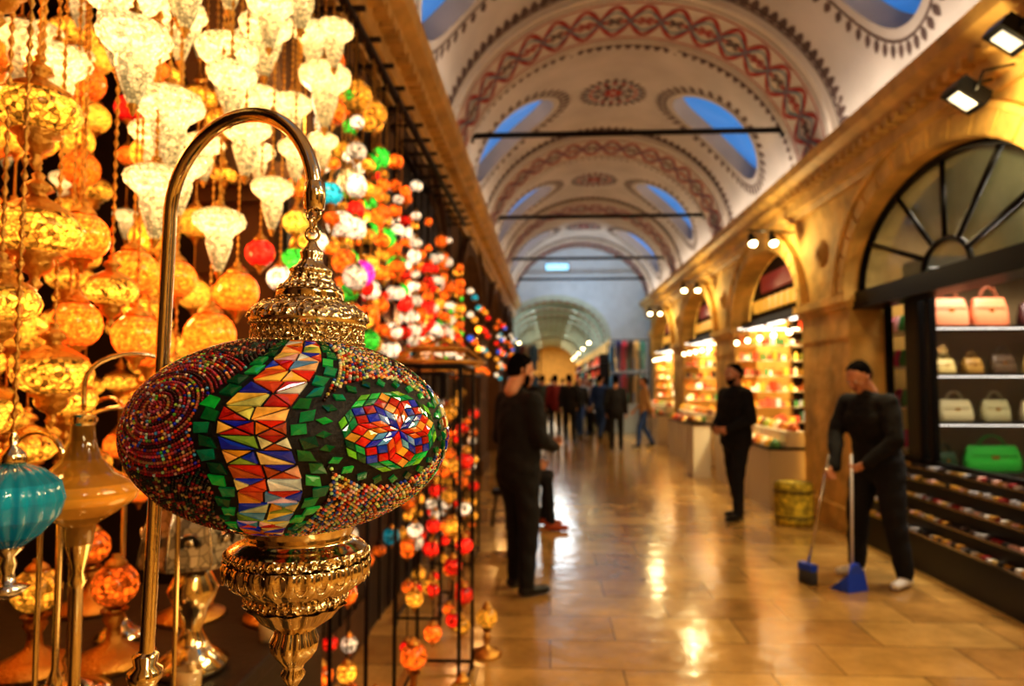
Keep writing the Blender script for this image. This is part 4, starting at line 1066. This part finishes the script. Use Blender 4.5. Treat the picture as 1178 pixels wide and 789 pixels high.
person('standing_man',(-.23,5.1,0),math.radians(38),dict(elR=(.02,-.25,1.13),wrR=(.22,-.14,1.06),elL=(.0,.24,1.12),wrL=(.20,.12,1.05),anL=(.05,.12,.09),toL=(.22,.15,.035),knL=(.06,.11,.5)),hd=(.25,0),hands=(.5,.6),handdir={'R':((.8,.5,.1),(0,.3,1)),'L':((.8,-.5,.1),(0,-.3,1))},beard=True,baggy=1.15,tb=1.14)
person('seated_man',(-.45,7.4,0),math.radians(-8),dict(pelvis=(0,0,.55),waist=(0,0,.71),chest=(.03,0,.9),neck=(.04,0,1.09),head=(.07,0,1.25),shL=(.03,.18,1.03),shR=(.03,-.18,1.03),elL=(.08,.23,.77),elR=(.08,-.23,.77),wrL=(.3,.14,.69),wrR=(.3,-.14,.69),
   hpL=(.02,.09,.53),hpR=(.02,-.09,.53),knL=(.42,.12,.53),knR=(.44,-.12,.53),anL=(.38,.12,.09),anR=(.48,-.12,.09),toL=(.54,.13,.035),toR=(.64,-.13,.035)),shoe=BRS)
mb=MB(); mb.lathe([(.001,.40),(.16,.40),(.18,.385),(.18,.35),(.001,.35)],24,M['darkwood'])
for a in (0,pi/2,pi,3*pi/2): mb.tube([(.12*cos(a),.12*sin(a),.36),(.17*cos(a),.17*sin(a),0)],.016,M['darkwood'],8)
mb.obj('wooden_stool',(-.45,7.4,0))
person('bearded_man',(2.12,7.95,0),math.radians(205),dict(elL=(.0,.26,1.13),wrL=(.2,.13,1.02),elR=(-.0,-.26,1.13),wrR=(.2,-.12,1.02),anL=(.08,.11,.09),toL=(.24,.13,.035),knL=(.07,.105,.5),anR=(-.12,-.11,.09),toR=(.04,-.13,.035),knR=(-.03,-.105,.49)),beard=True,hood=True,hands=(.7,.7),handdir={'R':((.6,.7,-.1),(-1,.5,0)),'L':((.6,-.7,-.1),(-1,-.5,0))},baggy=1.1,hd=(.08,0),tb=1.2)
sw=(2.58,5.6,0); syaw=math.radians(205)
person('sweeping_man',sw,syaw,dict(pelvis=(-.03,0,.92),waist=(.0,0,1.07),chest=(.05,0,1.25),neck=(.10,0,1.43),head=(.16,0,1.575),shL=(.07,.19,1.38),shR=(.07,-.19,1.38),elL=(.12,.28,1.10),elR=(.14,-.26,1.12),wrL=(.25,.13,.93),wrR=(.36,-.06,.88),
    anL=(.0,.22,.09),toL=(.16,.27,.035),knL=(.03,.17,.5),anR=(.04,-.17,.09),toR=(.2,-.2,.035),knR=(.05,-.14,.5),hpL=(-.02,.1,.9),hpR=(-.02,-.1,.9)),shoe=WSH,hd=(.5,.0),hands=(1.05,1.05),handdir={'L':((.75,-.45,-.5),(.35,-.9,0)),'R':((.85,-.1,-.5),(.1,.95,0))},baggy=1.3,tb=1.15)
Ms=Matrix.Translation(sw)@Matrix.Rotation(syaw,4,'Z')
def toW(p): return Ms@Vector(p)
mb=MB(); a=toW((.325,.06,.99)); b=toW((.43,.13,.12)); mb.tube([a,b],.011,pm('broom_handle_white',sr(220,220,225),.4),8)
bl=pm('blue_plastic',sr(40,84,230),.4)
c=toW((.43,.13,0)); Mx=Matrix.Translation(c)@Matrix.Rotation(syaw-pi/2,4,'Z')@Matrix.Diagonal((.75,.75,1,1))
mb.add([(-.07,-.13,0),(-.07,.13,0),(.14,.15,0),(.14,-.15,0),(-.05,-.11,.13),(-.05,.11,.13),(.04,.14,.06),(.04,-.14,.06),(-.02,-.04,.2),(-.02,.04,.2),(-.06,.03,.2),(-.06,-.03,.2)],[(0,1,2,3),(0,4,5,1),(0,3,7,4),(1,5,6,2),(4,8,9,5),(4,11,8),(5,9,10),(4,5,10,11),(8,11,10,9)],bl,M=Mx,smooth=False)
mb.obj('long_handled_dustpan')
mb=MB(); a=toW((.43,-.055,.98)); b=toW((.60,-.13,.12)); mb.tube([a,b],.011,M['silver'],8)
c=toW((.60,-.13,0)); Mx=Matrix.Translation(c)@Matrix.Rotation(syaw,4,'Z')
mb.box(-.03,.03,-.07,.07,.1,.15,bl,M=Mx)
gb=pm('grey_bristles',sr(90,100,120),.8)
for i in range(10):
    for j in range(3):
        mb.add([Mx@Vector((-.02+j*.02+q,-.065+i*.0145+w_,z)) for z,e in ((.1,1),(0.002,1)) for q,w_ in ((-.006,-.005),(.006,-.005),(.006,.005),(-.006,.005))],[(0,1,5,4),(1,2,6,5),(2,3,7,6),(3,0,4,7),(4,5,6,7)],gb)
mb.obj('broom')
gc=[pm('coat_%d'%i,c,.8,bump=.3,bscale=15) for i,c in enumerate([sr(24,24,30),sr(190,155,110),sr(130,34,34),sr(40,70,130),sr(200,190,180),sr(80,90,80)])]
walk=dict(anL=(.2,.1,.1),toL=(.35,.11,.06),knL=(.16,.1,.5),anR=(-.22,-.1,.12),toR=(-.08,-.11,.04),knR=(-.02,-.1,.5),wrR=(.18,-.22,.92),wrL=(-.12,.24,.9))
for i,(x,y,yw,c,wk,sc_) in enumerate([(2.25,16.4,190,1,1,.95),(.5,17.5,90,0,1,1),(1.1,21.5,270,4,0,.97),(1.35,18.4,60,3,1,1),(.2,24,90,4,0,.95),(1.2,27,270,2,1,1),(-.5,30,90,0,1,1.02),(1.2,20.2,200,4,0,.93),(-.4,13.5,60,0,0,1),(.1,34,90,5,0,1),(.75,24.5,100,2,0,.96),(-.2,20,80,5,1,1),(.6,31,90,1,1,.98),(.9,22.6,30,3,0,.9),(.15,18.6,100,2,0,1),(.85,19.4,250,0,1,.96),(1.5,15.6,80,0,0,.97),(-.55,23,90,2,0,1),(1.3,25.5,90,0,0,1.02)]):
    person('pedestrian',(x,y,0),math.radians(yw),walk if wk else {},top=gc[c],leg=gc[3] if i%3==0 else BK2,hi=False,sc=sc_)
